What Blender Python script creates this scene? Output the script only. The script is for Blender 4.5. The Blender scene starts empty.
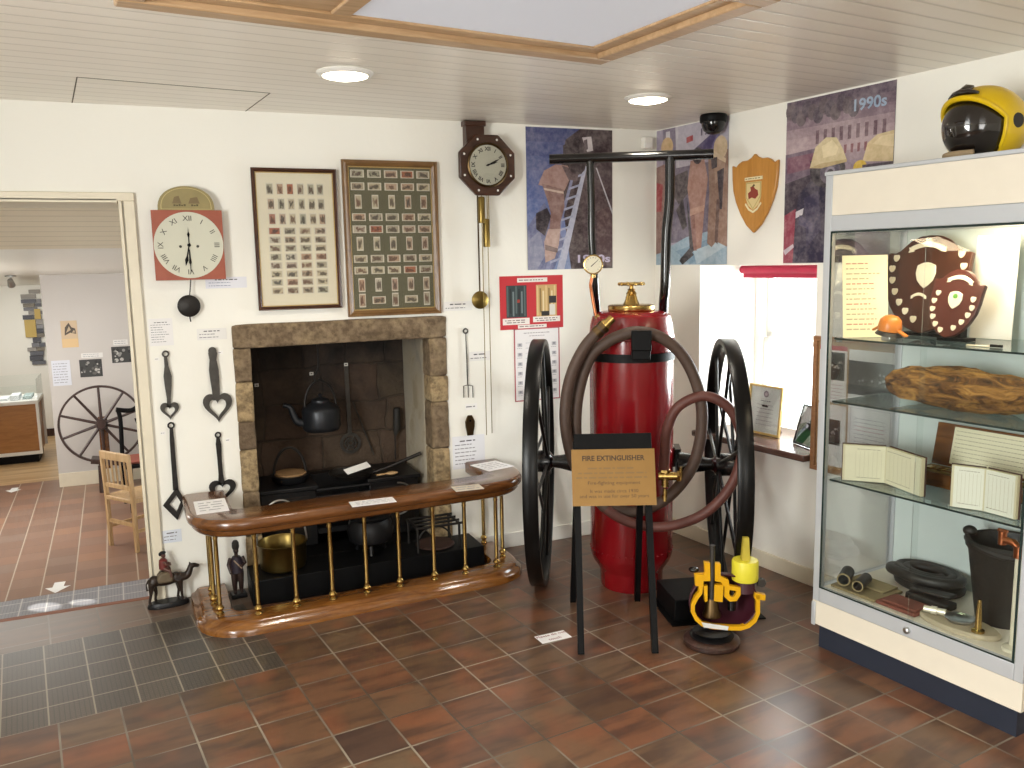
import bpy, math, random
from mathutils import Vector, Matrix
random.seed(7)
PI = math.pi
COL = bpy.context.scene.collection
SC = bpy.context.scene

# ------------------------------------------------------------------ camera of the photograph
F_PX = 850.05
CAM = Vector((-2.7606, -4.3656, 1.62))
CR = Vector((0.9214, -0.3881, -0.0196)).normalized()
CF = Vector((0.3820, 0.9132, -0.1416)).normalized()
CF = (CF - CR * CF.dot(CR)).normalized()
CU = CR.cross(CF)
A_R = 0.13037          # the right wall is not square to the back wall
A_T = 0.12676          # direction of the floor tiles
CEIL = 2.361
E1 = Vector((math.sin(A_R), -math.cos(A_R), 0))     # along the right wall, towards the viewer
E2 = Vector((math.cos(A_R), math.sin(A_R), 0))      # into the right wall

def ray(px, py):
    return CF * F_PX + CR * (px - 512) + CU * (384 - py)
def hit(px, py, n, k):
    d = ray(px, py); n = Vector(n)
    return CAM + d * ((k - n.dot(CAM)) / n.dot(d))
def onfloor(px, py, z=0.0): return hit(px, py, (0, 0, 1), z)
def onback(px, py, off=0.0): return hit(px, py, (0, 1, 0), -off)
def onright(px, py, off=0.0):
    p = hit(px, py, E2, -off)
    return (p.dot(E1), p.z)
def atz(px, py, P):
    """height above the point P at which the line of sight of row py passes"""
    lo, hi = -1.0, 4.0
    for _ in range(50):
        m = (lo + hi) / 2
        v = Vector((P[0], P[1], m)) - CAM
        y = 384 - F_PX * v.dot(CU) / v.dot(CF)
        if y > py: lo = m
        else: hi = m
    return m

# ------------------------------------------------------------------ colour and materials
def lin(c):
    if isinstance(c, str):
        c = c.lstrip('#'); c = [int(c[i:i + 2], 16) for i in (0, 2, 4)]
    r = []
    for v in c[:3]:
        v = v / 255.0
        r.append(v / 12.92 if v <= 0.04045 else ((v + 0.055) / 1.055) ** 2.4)
    return (r[0], r[1], r[2], 1.0)

class NT:
    def __init__(s, name):
        s.m = bpy.data.materials.new(name); s.m.use_nodes = True
        s.t = s.m.node_tree; s.b = s.t.nodes['Principled BSDF']; s.out = s.t.nodes['Material Output']
    def node(s, typ, **kw):
        n = s.t.nodes.new(typ)
        for k, v in kw.items(): setattr(n, k, v)
        return n
    def put(s, sock, v):
        if isinstance(v, bpy.types.NodeSocket): s.t.links.new(v, sock)
        elif v is not None:
            try: sock.default_value = v
            except Exception: sock.default_value = (v, v, v)
    def math(s, op, a, b=None, c=None):
        n = s.node('ShaderNodeMath', operation=op)
        for i, v in enumerate((a, b, c)):
            if v is not None: s.put(n.inputs[i], v)
        return n.outputs[0]
    def coord(s, which='Object'):
        return s.node('ShaderNodeTexCoord').outputs[which]
    def mapping(s, v, rot=(0, 0, 0), scale=(1, 1, 1), loc=(0, 0, 0)):
        n = s.node('ShaderNodeMapping'); s.put(n.inputs['Vector'], v)
        n.inputs['Rotation'].default_value = rot; n.inputs['Scale'].default_value = scale; n.inputs['Location'].default_value = loc
        return n.outputs[0]
    def sep(s, v):
        n = s.node('ShaderNodeSeparateXYZ'); s.put(n.inputs[0], v); return n.outputs
    def comb(s, x, y, z=0.0):
        n = s.node('ShaderNodeCombineXYZ')
        for i, v in enumerate((x, y, z)): s.put(n.inputs[i], v)
        return n.outputs[0]
    def noise(s, v=None, scale=5, detail=3, rough=.5, dist=0):
        n = s.node('ShaderNodeTexNoise'); n.inputs['Scale'].default_value = scale
        n.inputs['Detail'].default_value = detail; n.inputs['Roughness'].default_value = rough; n.inputs['Distortion'].default_value = dist
        if v is not None: s.put(n.inputs['Vector'], v)
        return n.outputs
    def white(s, v):
        n = s.node('ShaderNodeTexWhiteNoise'); s.put(n.inputs['Vector'], v); return n.outputs
    def ramp(s, f, stops, interp='LINEAR'):
        n = s.node('ShaderNodeValToRGB'); s.put(n.inputs[0], f); e = n.color_ramp.elements; n.color_ramp.interpolation = interp
        while len(e) < len(stops): e.new(0.5)
        for el, (p, c) in zip(e, stops):
            el.position = p; el.color = lin(c) if not isinstance(c, float) else (c, c, c, 1)
        return n.outputs[0]
    def mix(s, f, a, b, mode='MIX'):
        n = s.node('ShaderNodeMix', data_type='RGBA', blend_type=mode)
        s.put(n.inputs[0], f); s.put(n.inputs[6], a); s.put(n.inputs[7], b); return n.outputs[2]
    def bump(s, h, strength=.3, dist=.01):
        n = s.node('ShaderNodeBump'); n.inputs['Strength'].default_value = strength; n.inputs['Distance'].default_value = dist
        s.put(n.inputs['Height'], h); s.put(s.b.inputs['Normal'], n.outputs[0]); return n.outputs[0]
    def set(s, color=None, rough=None, metal=None, spec=None, coat=None):
        if color is not None: s.put(s.b.inputs['Base Color'], color)
        if rough is not None: s.put(s.b.inputs['Roughness'], rough)
        if metal is not None: s.put(s.b.inputs['Metallic'], metal)
        if spec is not None: s.put(s.b.inputs['Specular IOR Level'], spec)
        if coat is not None: s.put(s.b.inputs['Coat Weight'], coat); s.b.inputs['Coat Roughness'].default_value = .12
        return s.m

def plain(name, c, rough=.5, metal=0.0, var=.06, scale=14, bump=0.0, spec=None, coat=None, bdist=.004):
    t = NT(name); base = lin(c)
    nz = t.noise(t.coord(), scale, 4)[0]
    lo = tuple(max(0, x * (1 - var * 2)) for x in base[:3]) + (1,); hi = tuple(min(1, x * (1 + var * 2)) for x in base[:3]) + (1,)
    t.set(t.mix(nz, lo, hi), rough, metal, spec, coat)
    if bump: t.bump(t.noise(t.coord(), scale * 3, 5)[0], bump, bdist)
    return t.m
def wood(name, c1, c2, rough=.4, scale=(3, 30, 30), coat=None, knots=False):
    t = NT(name); v = t.mapping(t.coord(), scale=scale)
    f = t.noise(v, 2.2, 6, .6, .8)[0]
    c = t.ramp(f, [(.3, c1), (.7, c2)])
    if knots:
        vo = t.node('ShaderNodeTexVoronoi'); vo.inputs['Scale'].default_value = 3.5; t.put(vo.inputs['Vector'], t.mapping(t.coord(), scale=(1, 2.2, 2.2)))
        c = t.mix(t.ramp(vo.outputs[0], [(.03, 1.0), (.09, 0.0)]), c, lin('8a5a34'))
    t.set(c, rough, coat=coat); t.bump(f, .08, .002); return t.m
def metal(name, c, rough=.3, var=.08): return plain(name, c, rough, 1.0, var, 25)
def emis(name, c, strength):
    t = NT(name); t.b.inputs['Base Color'].default_value = lin(c); t.b.inputs['Emission Color'].default_value = lin(c); t.b.inputs['Emission Strength'].default_value = strength; return t.m
def glass(name, tint=(1, 1, 1), refl=.08, haze=None):
    t = NT(name); t.t.nodes.remove(t.b)
    tr = t.node('ShaderNodeBsdfTransparent'); tr.inputs[0].default_value = (*tint, 1)
    gl = t.node('ShaderNodeBsdfGlossy'); gl.inputs['Roughness'].default_value = .02
    fr = t.node('ShaderNodeFresnel'); fr.inputs[0].default_value = 1.4
    mx = t.node('ShaderNodeMixShader'); t.put(mx.inputs[0], t.math('MINIMUM', t.math('MULTIPLY', fr.outputs[0], refl / .04), .6))
    t.put(mx.inputs[1], tr.outputs[0]); t.put(mx.inputs[2], gl.outputs[0]); t.put(t.out.inputs[0], mx.outputs[0]); return t.m

M = {}
def printed(name, rough, grain=0):
    t = NT(name); a = t.node('ShaderNodeAttribute', attribute_name='Col'); c = a.outputs['Color']
    if grain:
        n = t.noise(t.coord(), 38, 5, .65)[0]; n2 = t.noise(t.coord(), 9, 4, .6, .6)[0]
        c = t.mix(t.math('MULTIPLY', t.math('SUBTRACT', t.math('ADD', n, n2), .7), grain), c, lin('241e26')); c = t.mix(t.math('MULTIPLY', t.math('SUBTRACT', 1.15, t.math('ADD', n, n2)), grain), c, lin('e8dcd8'))
    t.set(c, rough); return t.m
M['print'] = printed('printed_paper', .6)
M['gloss_print'] = printed('glossy_print', .28, .42)

# ------------------------------------------------------------------ mesh collector
class MB:
    def __init__(s): s.v = []; s.f = []; s.mi = []; s.c = []; s.cm = None; s.cc = None; s.X = Matrix.Identity(4)
    def mat(s, i): s.cm = i; return s
    def col(s, c): s.cc = lin(c); return s
    def at(s, *a):
        """later shapes are moved by this matrix"""
        s.X = a[0] if a else Matrix.Identity(4); return s
    def add(s, vs, fs):
        b = len(s.v); s.v += [s.X @ Vector(v) for v in vs]
        for f in fs:
            s.f.append(tuple(b + i for i in f)); s.mi.append(s.cm or 0); s.c.append(s.cc or (.5, .5, .5, 1))
        return s
    def box(s, x0, y0, z0, x1, y1, z1):
        x0, x1 = min(x0, x1), max(x0, x1); y0, y1 = min(y0, y1), max(y0, y1); z0, z1 = min(z0, z1), max(z0, z1)
        return s.add([(x0, y0, z0), (x1, y0, z0), (x1, y1, z0), (x0, y1, z0), (x0, y0, z1), (x1, y0, z1), (x1, y1, z1), (x0, y1, z1)],
              [(0, 3, 2, 1), (4, 5, 6, 7), (0, 1, 5, 4), (1, 2, 6, 5), (2, 3, 7, 6), (3, 0, 4, 7)])
    def tube(s, pts, r, seg=10, closed=False, cap=True):
        P = [Vector(p) for p in pts]; n = len(P); R = r if isinstance(r, (list, tuple)) else [r] * n
        T = []
        for i in range(n):
            a = P[(i - 1) % n] if (closed or i > 0) else P[i]; b = P[(i + 1) % n] if (closed or i < n - 1) else P[i]
            T.append((b - a).normalized())
        u = T[0].orthogonal().normalized(); vs = []
        for i in range(n):
            if i: u = (u - T[i] * u.dot(T[i])); u = u.normalized() if u.length > 1e-6 else T[i].orthogonal().normalized()
            w = T[i].cross(u)
            for k in range(seg):
                a = 2 * PI * k / seg; vs.append(P[i] + (u * math.cos(a) + w * math.sin(a)) * R[i])
        fs = []; m = n if closed else n - 1; off = 0
        if closed:
            # match the twist of the last ring
            base = vs[0] - P[0]; best = 1e9
            u2 = (u - T[0] * u.dot(T[0])).normalized(); w2 = T[0].cross(u2)
            for k in range(seg):
                a = 2 * PI * k / seg; d = ((u2 * math.cos(a) + w2 * math.sin(a)) * R[0] - base).length
                if d < best: best = d; off = k
        for i in range(m):
            j = (i + 1) % n; o = -off if (closed and i == n - 1) else 0
            for k in range(seg):
                k2 = (k + 1) % seg
                fs.append((i * seg + k, i * seg + k2, j * seg + (k2 + o) % seg, j * seg + (k + o) % seg))
        if not closed and cap: fs += [tuple(range(seg - 1, -1, -1)), tuple((n - 1) * seg + k for k in range(seg))]
        return s.add(vs, fs)
    def cyl(s, p0, p1, r0, r1=None, seg=16): return s.tube([p0, p1], [r0, r0 if r1 is None else r1], seg)
    def lathe(s, prof, seg=24, sweep=2 * PI, start=0.0, cap=True):
        full = abs(sweep - 2 * PI) < 1e-6; ns = seg if full else seg + 1; vs = []
        for r, z in prof:
            for k in range(ns):
                a = start + sweep * k / seg; vs.append((r * math.cos(a), r * math.sin(a), z))
        fs = []
        for i in range(len(prof) - 1):
            for k in range(seg):
                k2 = (k + 1) % ns
                fs.append((i * ns + k, i * ns + k2, (i + 1) * ns + k2, (i + 1) * ns + k))
        if cap and full:
            if prof[0][0] > 1e-5: fs.append(tuple(range(ns - 1, -1, -1)))
            if prof[-1][0] > 1e-5: fs.append(tuple((len(prof) - 1) * ns + k for k in range(ns)))
        return s.add(vs, fs)
    def ball(s, c, r, seg=14, rings=9):
        r = (r, r, r) if not isinstance(r, (tuple, list)) else r; c = Vector(c); vs = [c + Vector((0, 0, -r[2]))]
        for i in range(1, rings):
            t = PI * i / rings
            for k in range(seg):
                a = 2 * PI * k / seg; vs.append(c + Vector((r[0] * math.sin(t) * math.cos(a), r[1] * math.sin(t) * math.sin(a), -r[2] * math.cos(t))))
        vs.append(c + Vector((0, 0, r[2]))); L = len(vs) - 1; fs = []
        for k in range(seg):
            k2 = (k + 1) % seg; fs.append((0, 1 + k2, 1 + k)); fs.append((L, L - seg + k, L - seg + k2))
            for i in range(rings - 2): fs.append((1 + i * seg + k, 1 + i * seg + k2, 1 + (i + 1) * seg + k2, 1 + (i + 1) * seg + k))
        return s.add(vs, fs)
    def prism(s, poly, y0, y1):
        """outline in the x-z plane given to depths y0 (front) .. y1"""
        n = len(poly); ar = sum(poly[i][0] * poly[(i + 1) % n][1] - poly[(i + 1) % n][0] * poly[i][1] for i in range(n))
        if ar < 0: poly = poly[::-1]
        if y0 > y1: y0, y1 = y1, y0
        vs = [(x, y0, z) for x, z in poly] + [(x, y1, z) for x, z in poly]
        fs = [tuple(range(n)), tuple(range(2 * n - 1, n - 1, -1))] + [(i, i + n, (i + 1) % n + n, (i + 1) % n) for i in range(n)]
        return s.add(vs, fs)
    def ring(s, outer, inner, y0, y1):
        n = len(outer); vs = [(x, y0, z) for x, z in outer] + [(x, y0, z) for x, z in inner] + [(x, y1, z) for x, z in outer] + [(x, y1, z) for x, z in inner]; fs = []
        for i in range(n):
            j = (i + 1) % n
            fs += [(i, j, n + j, n + i), (2 * n + j, 2 * n + i, 3 * n + i, 3 * n + j), (j, i, 2 * n + i, 2 * n + j), (n + i, n + j, 3 * n + j, 3 * n + i)]
        return s.add(vs, fs)
    def flat(s, poly, y=0.0):
        n = len(poly); ar = sum(poly[i][0] * poly[(i + 1) % n][1] - poly[(i + 1) % n][0] * poly[i][1] for i in range(n))
        if ar < 0: poly = poly[::-1]
        return s.add([(x, y, z) for x, z in poly], [tuple(range(n))])
    def rect(s, x0, z0, x1, z1, y=0.0): return s.flat([(x0, z0), (x1, z0), (x1, z1), (x0, z1)], y)
    def sweep(s, path, prof, cap=True):
        """profile (lateral, z) swept along a level path of (x, y)"""
        n = len(path); P = [Vector((p[0], p[1], 0)) for p in path]; vs = []; m = len(prof)
        for i in range(n):
            t = (P[min(i + 1, n - 1)] - P[max(i - 1, 0)]).normalized(); l = Vector((t.y, -t.x, 0))
            for a, z in prof: vs.append(P[i] + l * a + Vector((0, 0, z)))
        fs = [(i * m + k, i * m + (k + 1) % m, (i + 1) * m + (k + 1) % m, (i + 1) * m + k) for i in range(n - 1) for k in range(m)]
        if cap: fs += [tuple(range(m - 1, -1, -1)), tuple((n - 1) * m + k for k in range(m))]
        return s.add(vs, fs)
    def text(s, txt, size, x=0, z=0, y=0.0, depth=.0006, align='CENTER', fit=None, bold=0.0):
        cu = bpy.data.curves.new('t', 'FONT'); cu.body = txt; cu.size = size; cu.align_x = align; cu.align_y = 'CENTER'; cu.extrude = depth / 2; cu.resolution_u = 3; cu.offset = bold
        ob = bpy.data.objects.new('t', cu); COL.objects.link(ob); bpy.context.view_layer.update()
        me = bpy.data.meshes.new_from_object(ob.evaluated_get(bpy.context.evaluated_depsgraph_get()))
        k = 1.0
        if fit and me.vertices:
            w = max(v.co.x for v in me.vertices) - min(v.co.x for v in me.vertices); k = fit / w
        s.add([(x + v.co.x * k, y - v.co.z, z + v.co.y) for v in me.vertices], [tuple(p.vertices) for p in me.polygons])
        bpy.data.objects.remove(ob); bpy.data.curves.remove(cu); bpy.data.meshes.remove(me); return s
    def build(s, name, mats, parent=None, smooth=40, bevel=0, bseg=2, remesh=0, sub=0, loc=None, rotz=0, label=None, wn=False):
        me = bpy.data.meshes.new(name); me.from_pydata([tuple(v) for v in s.v], [], s.f)
        mats = mats if isinstance(mats, (list, tuple)) else [mats]
        for m in mats: me.materials.append(M[m] if isinstance(m, str) else m)
        me.polygons.foreach_set('material_index', s.mi)
        at = me.color_attributes.new('Col', 'FLOAT_COLOR', 'CORNER'); fl = []
        for p in me.polygons: fl += list(s.c[p.index]) * p.loop_total
        at.data.foreach_set('color', fl)
        if not remesh and s.cc is None:
            import bmesh
            bm = bmesh.new(); bm.from_mesh(me); bmesh.ops.recalc_face_normals(bm, faces=bm.faces[:]); bm.to_mesh(me); bm.free()
        me.update()
        if smooth:
            me.polygons.foreach_set('use_smooth', [True] * len(me.polygons)); me.set_sharp_from_angle(angle=math.radians(smooth))
        o = bpy.data.objects.new(name, me); COL.objects.link(o)
        if parent is not None: o.parent = parent
        if loc is not None: o.location = loc
        if rotz: o.rotation_euler = (0, 0, rotz)
        if remesh:
            q = o.modifiers.new('r', 'REMESH'); q.mode = 'VOXEL'; q.voxel_size = remesh; q.use_smooth_shade = True
            q = o.modifiers.new('s', 'SMOOTH'); q.factor = .5; q.iterations = 4
        if bevel:
            q = o.modifiers.new('b', 'BEVEL'); q.width = bevel; q.segments = bseg; q.limit_method = 'ANGLE'; q.angle_limit = math.radians(35)
        if sub:
            q = o.modifiers.new('u', 'SUBSURF'); q.levels = sub; q.render_levels = sub
        if label: o['label'] = label
        return o

def tag(o, label, cat, group=None, kind=None):
    o['label'] = label; o['category'] = cat
    if group: o['group'] = group
    if kind: o['kind'] = kind
    return o
def thing(name, label, cat, loc=(0, 0, 0), rotz=0.0, group=None):
    o = bpy.data.objects.new(name, None); COL.objects.link(o); o.empty_display_size = .05
    o.location = loc; o.rotation_euler = (0, 0, rotz); return tag(o, label, cat, group)
def struct(o): o['kind'] = 'structure'; return o
RW = A_R - PI / 2            # rotation of things on the right wall: local x along the wall towards the viewer, y into it
def rloc(s, d, z=0.0): return E1 * s + E2 * d + Vector((0, 0, z))
def circ(cx, cz, r, n=32, a0=0.0, rz=None): return [(cx + r * math.cos(a0 + 2 * PI * k / n), cz + (rz or r) * math.sin(a0 + 2 * PI * k / n)) for k in range(n)]
def T(x=0, y=0, z=0): return Matrix.Translation((x, y, z))
def RX(a): return Matrix.Rotation(a, 4, 'X')
def RY(a): return Matrix.Rotation(a, 4, 'Y')
def RZ(a): return Matrix.Rotation(a, 4, 'Z')
def spline(pts, n=8, closed=False):
    P = [Vector(p) for p in pts]; N = len(P); out = []
    rng = range(N if closed else N - 1)
    for i in rng:
        if closed: a, b, c, d = P[(i - 1) % N], P[i], P[(i + 1) % N], P[(i + 2) % N]
        else: a, b, c, d = P[max(i - 1, 0)], P[i], P[i + 1], P[min(i + 2, N - 1)]
        for k in range(n):
            t = k / n
            out.append(0.5 * ((2 * b) + (c - a) * t + (2 * a - 5 * b + 4 * c - d) * t * t + (3 * b - a - 3 * c + d) * t ** 3))
    if not closed: out.append(P[-1])
    return out
def words(mb, x0, x1, z, h, y, c, fill=.8, seed=0, align='L'):
    """a line of unreadable print: short dashes"""
    rr = random.Random(seed * 131 + int(z * 10000)); mb.col(c); W = (x1 - x0) * fill
    x = x0 if align == 'L' else (x0 + x1 - W) / 2; e = x + W
    while x < e - h * .5:
        w = min(h * rr.uniform(1.2, 4.5), e - x); mb.rect(x, z - h * .34, x + w, z + h * .34, y); x += w + h * .8
# ------------------------------------------------------------------ materials of the place
def wall_mat(name, c):
    t = NT(name); n = t.noise(t.coord(), 1.3, 4)[0]; n2 = t.noise(t.coord(), 28, 5)[0]
    t.set(t.mix(n, tuple(x * .96 for x in lin(c)[:3]) + (1,), lin(c)), .75); t.bump(n2, .18, .006); return t.m
M['wall'] = wall_mat('limewashed_wall', 'f2f0e7')
M['wall_grey'] = wall_mat('pale_grey_wall', 'c9c4bf')
M['cream_paint'] = plain('cream_gloss_paint', 'e3dac4', .35, var=.03)
M['white_paint'] = plain('white_gloss_paint', 'ebe9e2', .35, var=.02)

def floor_mat():
    t = NT('quarry_tile_floor'); p = t.mapping(t.coord(), rot=(0, 0, -A_T)); x, y, _ = t.sep(p)
    def grid(size, ox, oy, gw):
        u = t.math('DIVIDE', t.math('SUBTRACT', x, ox), size); v = t.math('DIVIDE', t.math('SUBTRACT', y, oy), size)
        iu, iv = t.math('FLOOR', u), t.math('FLOOR', v); fu, fv = t.math('FRACT', u), t.math('FRACT', v)
        du = t.math('MINIMUM', fu, t.math('SUBTRACT', 1.0, fu)); dv = t.math('MINIMUM', fv, t.math('SUBTRACT', 1.0, fv))
        d = t.math('MINIMUM', du, dv); g = t.math('LESS_THAN', d, gw / size / 2)
        return iu, iv, fu, fv, d, g
    iu, iv, fu, fv, d, g = grid(.2059, -.6184 - .003, -1.678, .007)
    w = t.white(t.comb(iu, iv, 1.0)); rnd = w[0]
    base = t.ramp(rnd, [(0, '5d4533'), (.2, '6a4f3a'), (.42, '744e38'), (.6, '6d5843'), (.78, '7c523a'), (.92, '523e34'), (1, '865a41')])
    w2 = t.white(t.comb(iv, iu, 7.0)); sx = t.sep(w2[1])
    # flashed kiln marks: a soft dark or orange band inside each tile
    streak = t.noise(t.comb(t.math('ADD', t.math('MULTIPLY', fu, .5), t.math('MULTIPLY', rnd, 40.0)), t.math('ADD', t.math('MULTIPLY', fv, 2.2), t.math('MULTIPLY', sx[0], 40.0))), 1.1, 3, .55, .3)[0]
    c = t.mix(t.ramp(streak, [(.42, 0.0), (.62, .7)]), base, lin('40302a'))
    streak2 = t.noise(t.comb(t.math('ADD', fu, t.math('MULTIPLY', sx[1], 60.0)), t.math('ADD', fv, t.math('MULTIPLY', rnd, 30.0))), .9, 2)[0]
    c = t.mix(t.ramp(streak2, [(.52, 0.0), (.72, .6)]), c, lin('8a5236'))
    grn = t.noise(p, 60, 4)[0]; c = t.mix(t.math('MULTIPLY', grn, .25), c, lin('453a34'))
    gn = t.noise(p, 2.2, 2)[0]
    grout = t.mix(t.ramp(gn, [(.42, 0.0), (.6, 1.0)]), lin('51483f'), lin('8f8677'))
    c = t.mix(g, c, grout)
    # ribbed warning tiles before the doorway
    iu2, iv2, fu2, fv2, d2, g2 = grid(.1533, -2.5605, -.6565, .006)
    w3 = t.white(t.comb(iu2, iv2, 3.0))[0]
    ct = t.ramp(w3, [(0, '46403a'), (.5, '4e4740'), (1, '574e45')])
    fine = t.math('FRACT', t.math('MULTIPLY', fu2, 9.0)); fine2 = t.math('FRACT', t.math('MULTIPLY', fv2, 9.0))
    rib = t.math('MAXIMUM', t.math('LESS_THAN', fine, .22), t.math('LESS_THAN', fine2, .22))
    ct = t.mix(t.math('MULTIPLY', rib, .55), ct, lin('302d2a')); ct = t.mix(g2, ct, lin('8d8575'))
    def inside(v, lo, hi): return t.math('MULTIPLY', t.math('GREATER_THAN', v, lo), t.math('LESS_THAN', v, hi))
    mk = t.math('MULTIPLY', inside(x, -4.3, -2.4727), inside(y, -.6565, .110))
    # the strip nearest the doorway keeps bigger tiles, greyed in colour for dull light
    far = t.math('MULTIPLY', t.math('GREATER_THAN', y, .1127), t.math('LESS_THAN', x, -2.2))
    c = t.mix(t.math('MULTIPLY', far, .5), c, lin('766a5e'))
    col = t.mix(mk, c, ct)
    t.set(col, .29, spec=.5)
    gg = t.math('ADD', t.math('MULTIPLY', g, t.math('SUBTRACT', 1.0, mk)), t.math('MULTIPLY', mk, t.math('MAXIMUM', g2, t.math('MULTIPLY', rib, .6))))
    h = t.math('SUBTRACT', t.math('MULTIPLY', t.noise(p, 7, 1)[0], .4), gg)
    t.bump(h, .25, .003); return t.m
M['floor'] = floor_mat()

def floor2_mat():
    t = NT('lower_room_floor'); p = t.mapping(t.coord(), rot=(0, 0, -.04)); x, y, _ = t.sep(p)
    def grid(size, sy, ox, oy, gw):
        u = t.math('DIVIDE', t.math('SUBTRACT', x, ox), size); v = t.math('DIVIDE', t.math('SUBTRACT', y, oy), sy)
        iu, iv = t.math('FLOOR', u), t.math('FLOOR', v); fu, fv = t.math('FRACT', u), t.math('FRACT', v)
        gu = t.math('LESS_THAN', t.math('MINIMUM', fu, t.math('SUBTRACT', 1.0, fu)), gw / size / 2)
        gv = t.math('LESS_THAN', t.math('MINIMUM', fv, t.math('SUBTRACT', 1.0, fv)), gw / sy / 2)
        return iu, iv, fu, fv, t.math('MAXIMUM', gu, gv), gu, gv
    iu, iv, fu, fv, g, gu, gv = grid(.206, .206, -3.33, 1.95, .009)
    rnd = t.white(t.comb(iu, iv, 5.0))[0]
    c = t.ramp(rnd, [(0, '816555'), (.3, '8d6b58'), (.55, '9b735c'), (.8, '897264'), (1, 'a5795c')])
    c = t.mix(t.math('MULTIPLY', t.noise(p, 5, 3)[0], .4), c, lin('7c5a48'))
    c = t.mix(gu, t.mix(t.math('MULTIPLY', gv, .5), c, lin('6f5a4c')), lin('b9aa98'))
    iu2, iv2, fu2, fv2, g2, _a, _b = grid(.155, .155, -3.33, 1.6, .008)
    fine = t.math('MAXIMUM', t.math('LESS_THAN', t.math('FRACT', t.math('MULTIPLY', fu2, 8.0)), .25), t.math('LESS_THAN', t.math('FRACT', t.math('MULTIPLY', fv2, 8.0)), .25))
    ct = t.mix(t.math('MULTIPLY', fine, .5), lin('94959c'), lin('696b73')); ct = t.mix(g2, ct, lin('c4c2c0'))
    c = t.mix(t.math('LESS_THAN', y, 2.15), c, ct)
    # pale boards beyond the tiles
    plank = t.noise(t.mapping(p, scale=(.6, 9, 1)), 1.5, 4)[0]
    c = t.mix(t.math('GREATER_THAN', y, 5.78), c, t.ramp(plank, [(.35, 'b08d62'), (.65, 'd0b184')]))
    t.set(c, .32); t.bump(t.math('SUBTRACT', 0.0, g), .3, .004); return t.m
M['floor2'] = floor2_mat()

def ceil_mat():
    t = NT('painted_board_ceiling'); p = t.mapping(t.coord(), rot=(0, 0, -A_T)); x, y, _ = t.sep(p)
    v = t.math('DIVIDE', y, .092); f = t.math('FRACT', v); d = t.math('MINIMUM', f, t.math('SUBTRACT', 1.0, f))
    groove = t.ramp(d, [(.02, 1.0), (.09, 0.0)])
    rnd = t.white(t.comb(t.math('FLOOR', v), 2.0))[0]
    c = t.mix(rnd, lin('ece5d8'), lin('f1eade')); c = t.mix(t.math('MULTIPLY', groove, .35), c, lin('9f9788'))
    t.set(c, .3); t.bump(t.math('SUBTRACT', t.math('MULTIPLY', t.noise(t.mapping(p, scale=(.4, 6, 1)), 3, 3)[0], .25), groove), .4, .004); return t.m
M['ceil'] = ceil_mat()
M['ceil2'] = plain('lower_ceiling_paint', 'ddd8cc', .3, var=.02)
def board2():
    t = NT('sloping_board_ceiling'); y = t.sep(t.coord())[1]; f = t.math('FRACT', t.math('DIVIDE', y, .095)); d = t.math('MINIMUM', f, t.math('SUBTRACT', 1.0, f)); g = t.ramp(d, [(.02, 1.0), (.12, 0.0)])
    t.set(t.mix(t.math('MULTIPLY', g, .45), lin('dccfb6'), lin('a5977d')), .4); t.bump(t.math('SUBTRACT', 0.0, g), .3, .004); return t.m
M['board2'] = board2()

def stone(name, c1, c2, c3, soot=None):
    t = NT(name); v = t.coord(); n = t.noise(v, 6, 6, .6, .4)[0]; n2 = t.noise(v, 32, 5, .6)[0]
    ob = t.node('ShaderNodeObjectInfo').outputs['Random']
    c = t.ramp(n, [(.3, c1), (.5, c2), (.7, c3)]); c = t.mix(t.math('MULTIPLY', t.ramp(n2, [(.35, 1.0), (.62, 0.0)]), .75), c, lin('4a3a28'))
    c = t.mix(t.math('MULTIPLY', ob, .25), c, lin('6d5a43'))
    t.set(c, .9); t.bump(t.math('ADD', n2, n), .8, .012); return t.m
M['stone'] = stone('sandstone', '6b5a43', '85725a', '9b8766')
M['stone_pale'] = stone('pale_sandstone', '998462', 'b49c74', 'c8b48d')
M['stone_dark'] = stone('sooty_sandstone', '4d4033', '6d5c49', '8d7a60')
def soot():
    t = NT('sooty_masonry'); v = t.coord(); br = t.node('ShaderNodeTexBrick'); wv = t.noise(v, 4, 3)[1]; t.put(br.inputs['Vector'], t.mix(.09, t.mapping(v, rot=(PI / 2, 0, 0)), wv, 'ADD'))
    br.inputs['Scale'].default_value = 1.0; br.inputs['Brick Width'].default_value = .34; br.inputs['Row Height'].default_value = .2; br.inputs['Mortar Size'].default_value = .007; br.inputs['Mortar Smooth'].default_value = .6
    br.inputs['Color1'].default_value = lin('4b3f31'); br.inputs['Color2'].default_value = lin('503e31'); br.inputs['Mortar'].default_value = lin('4a3d31'); br.offset = .37; br.squash = .7
    n = t.noise(v, 3.2, 5, .6, .5)[0]; z = t.sep(v)[2]
    black = t.ramp(t.math('ADD', t.math('MULTIPLY', n, .9), t.math('MULTIPLY', t.math('SUBTRACT', z, .75), .55)), [(.38, 0.0), (.75, 1.0)])
    c = t.mix(black, br.outputs[0], lin('1d1815')); t.set(c, .9)
    t.bump(t.math('ADD', t.noise(v, 12, 5)[0], t.math('MULTIPLY', br.outputs['Fac'], -.35)), .9, .03); return t.m
M['soot'] = soot()
def soot_pale():
    t = NT('limewashed_fireside'); v = t.coord(); n = t.noise(v, 5, 5, .6, .5)[0]; z = t.sep(v)[2]
    black = t.ramp(t.math('ADD', t.math('MULTIPLY', n, .7), t.math('MULTIPLY', z, .22)), [(.5, 0.0), (.85, 1.0)])
    c = t.mix(black, t.ramp(n, [(.35, '92866f'), (.65, 'bcb3a1')]), lin('40372d')); t.set(c, .9); t.bump(n, .8, .02); return t.m
M['soot_pale'] = soot_pale()

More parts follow.
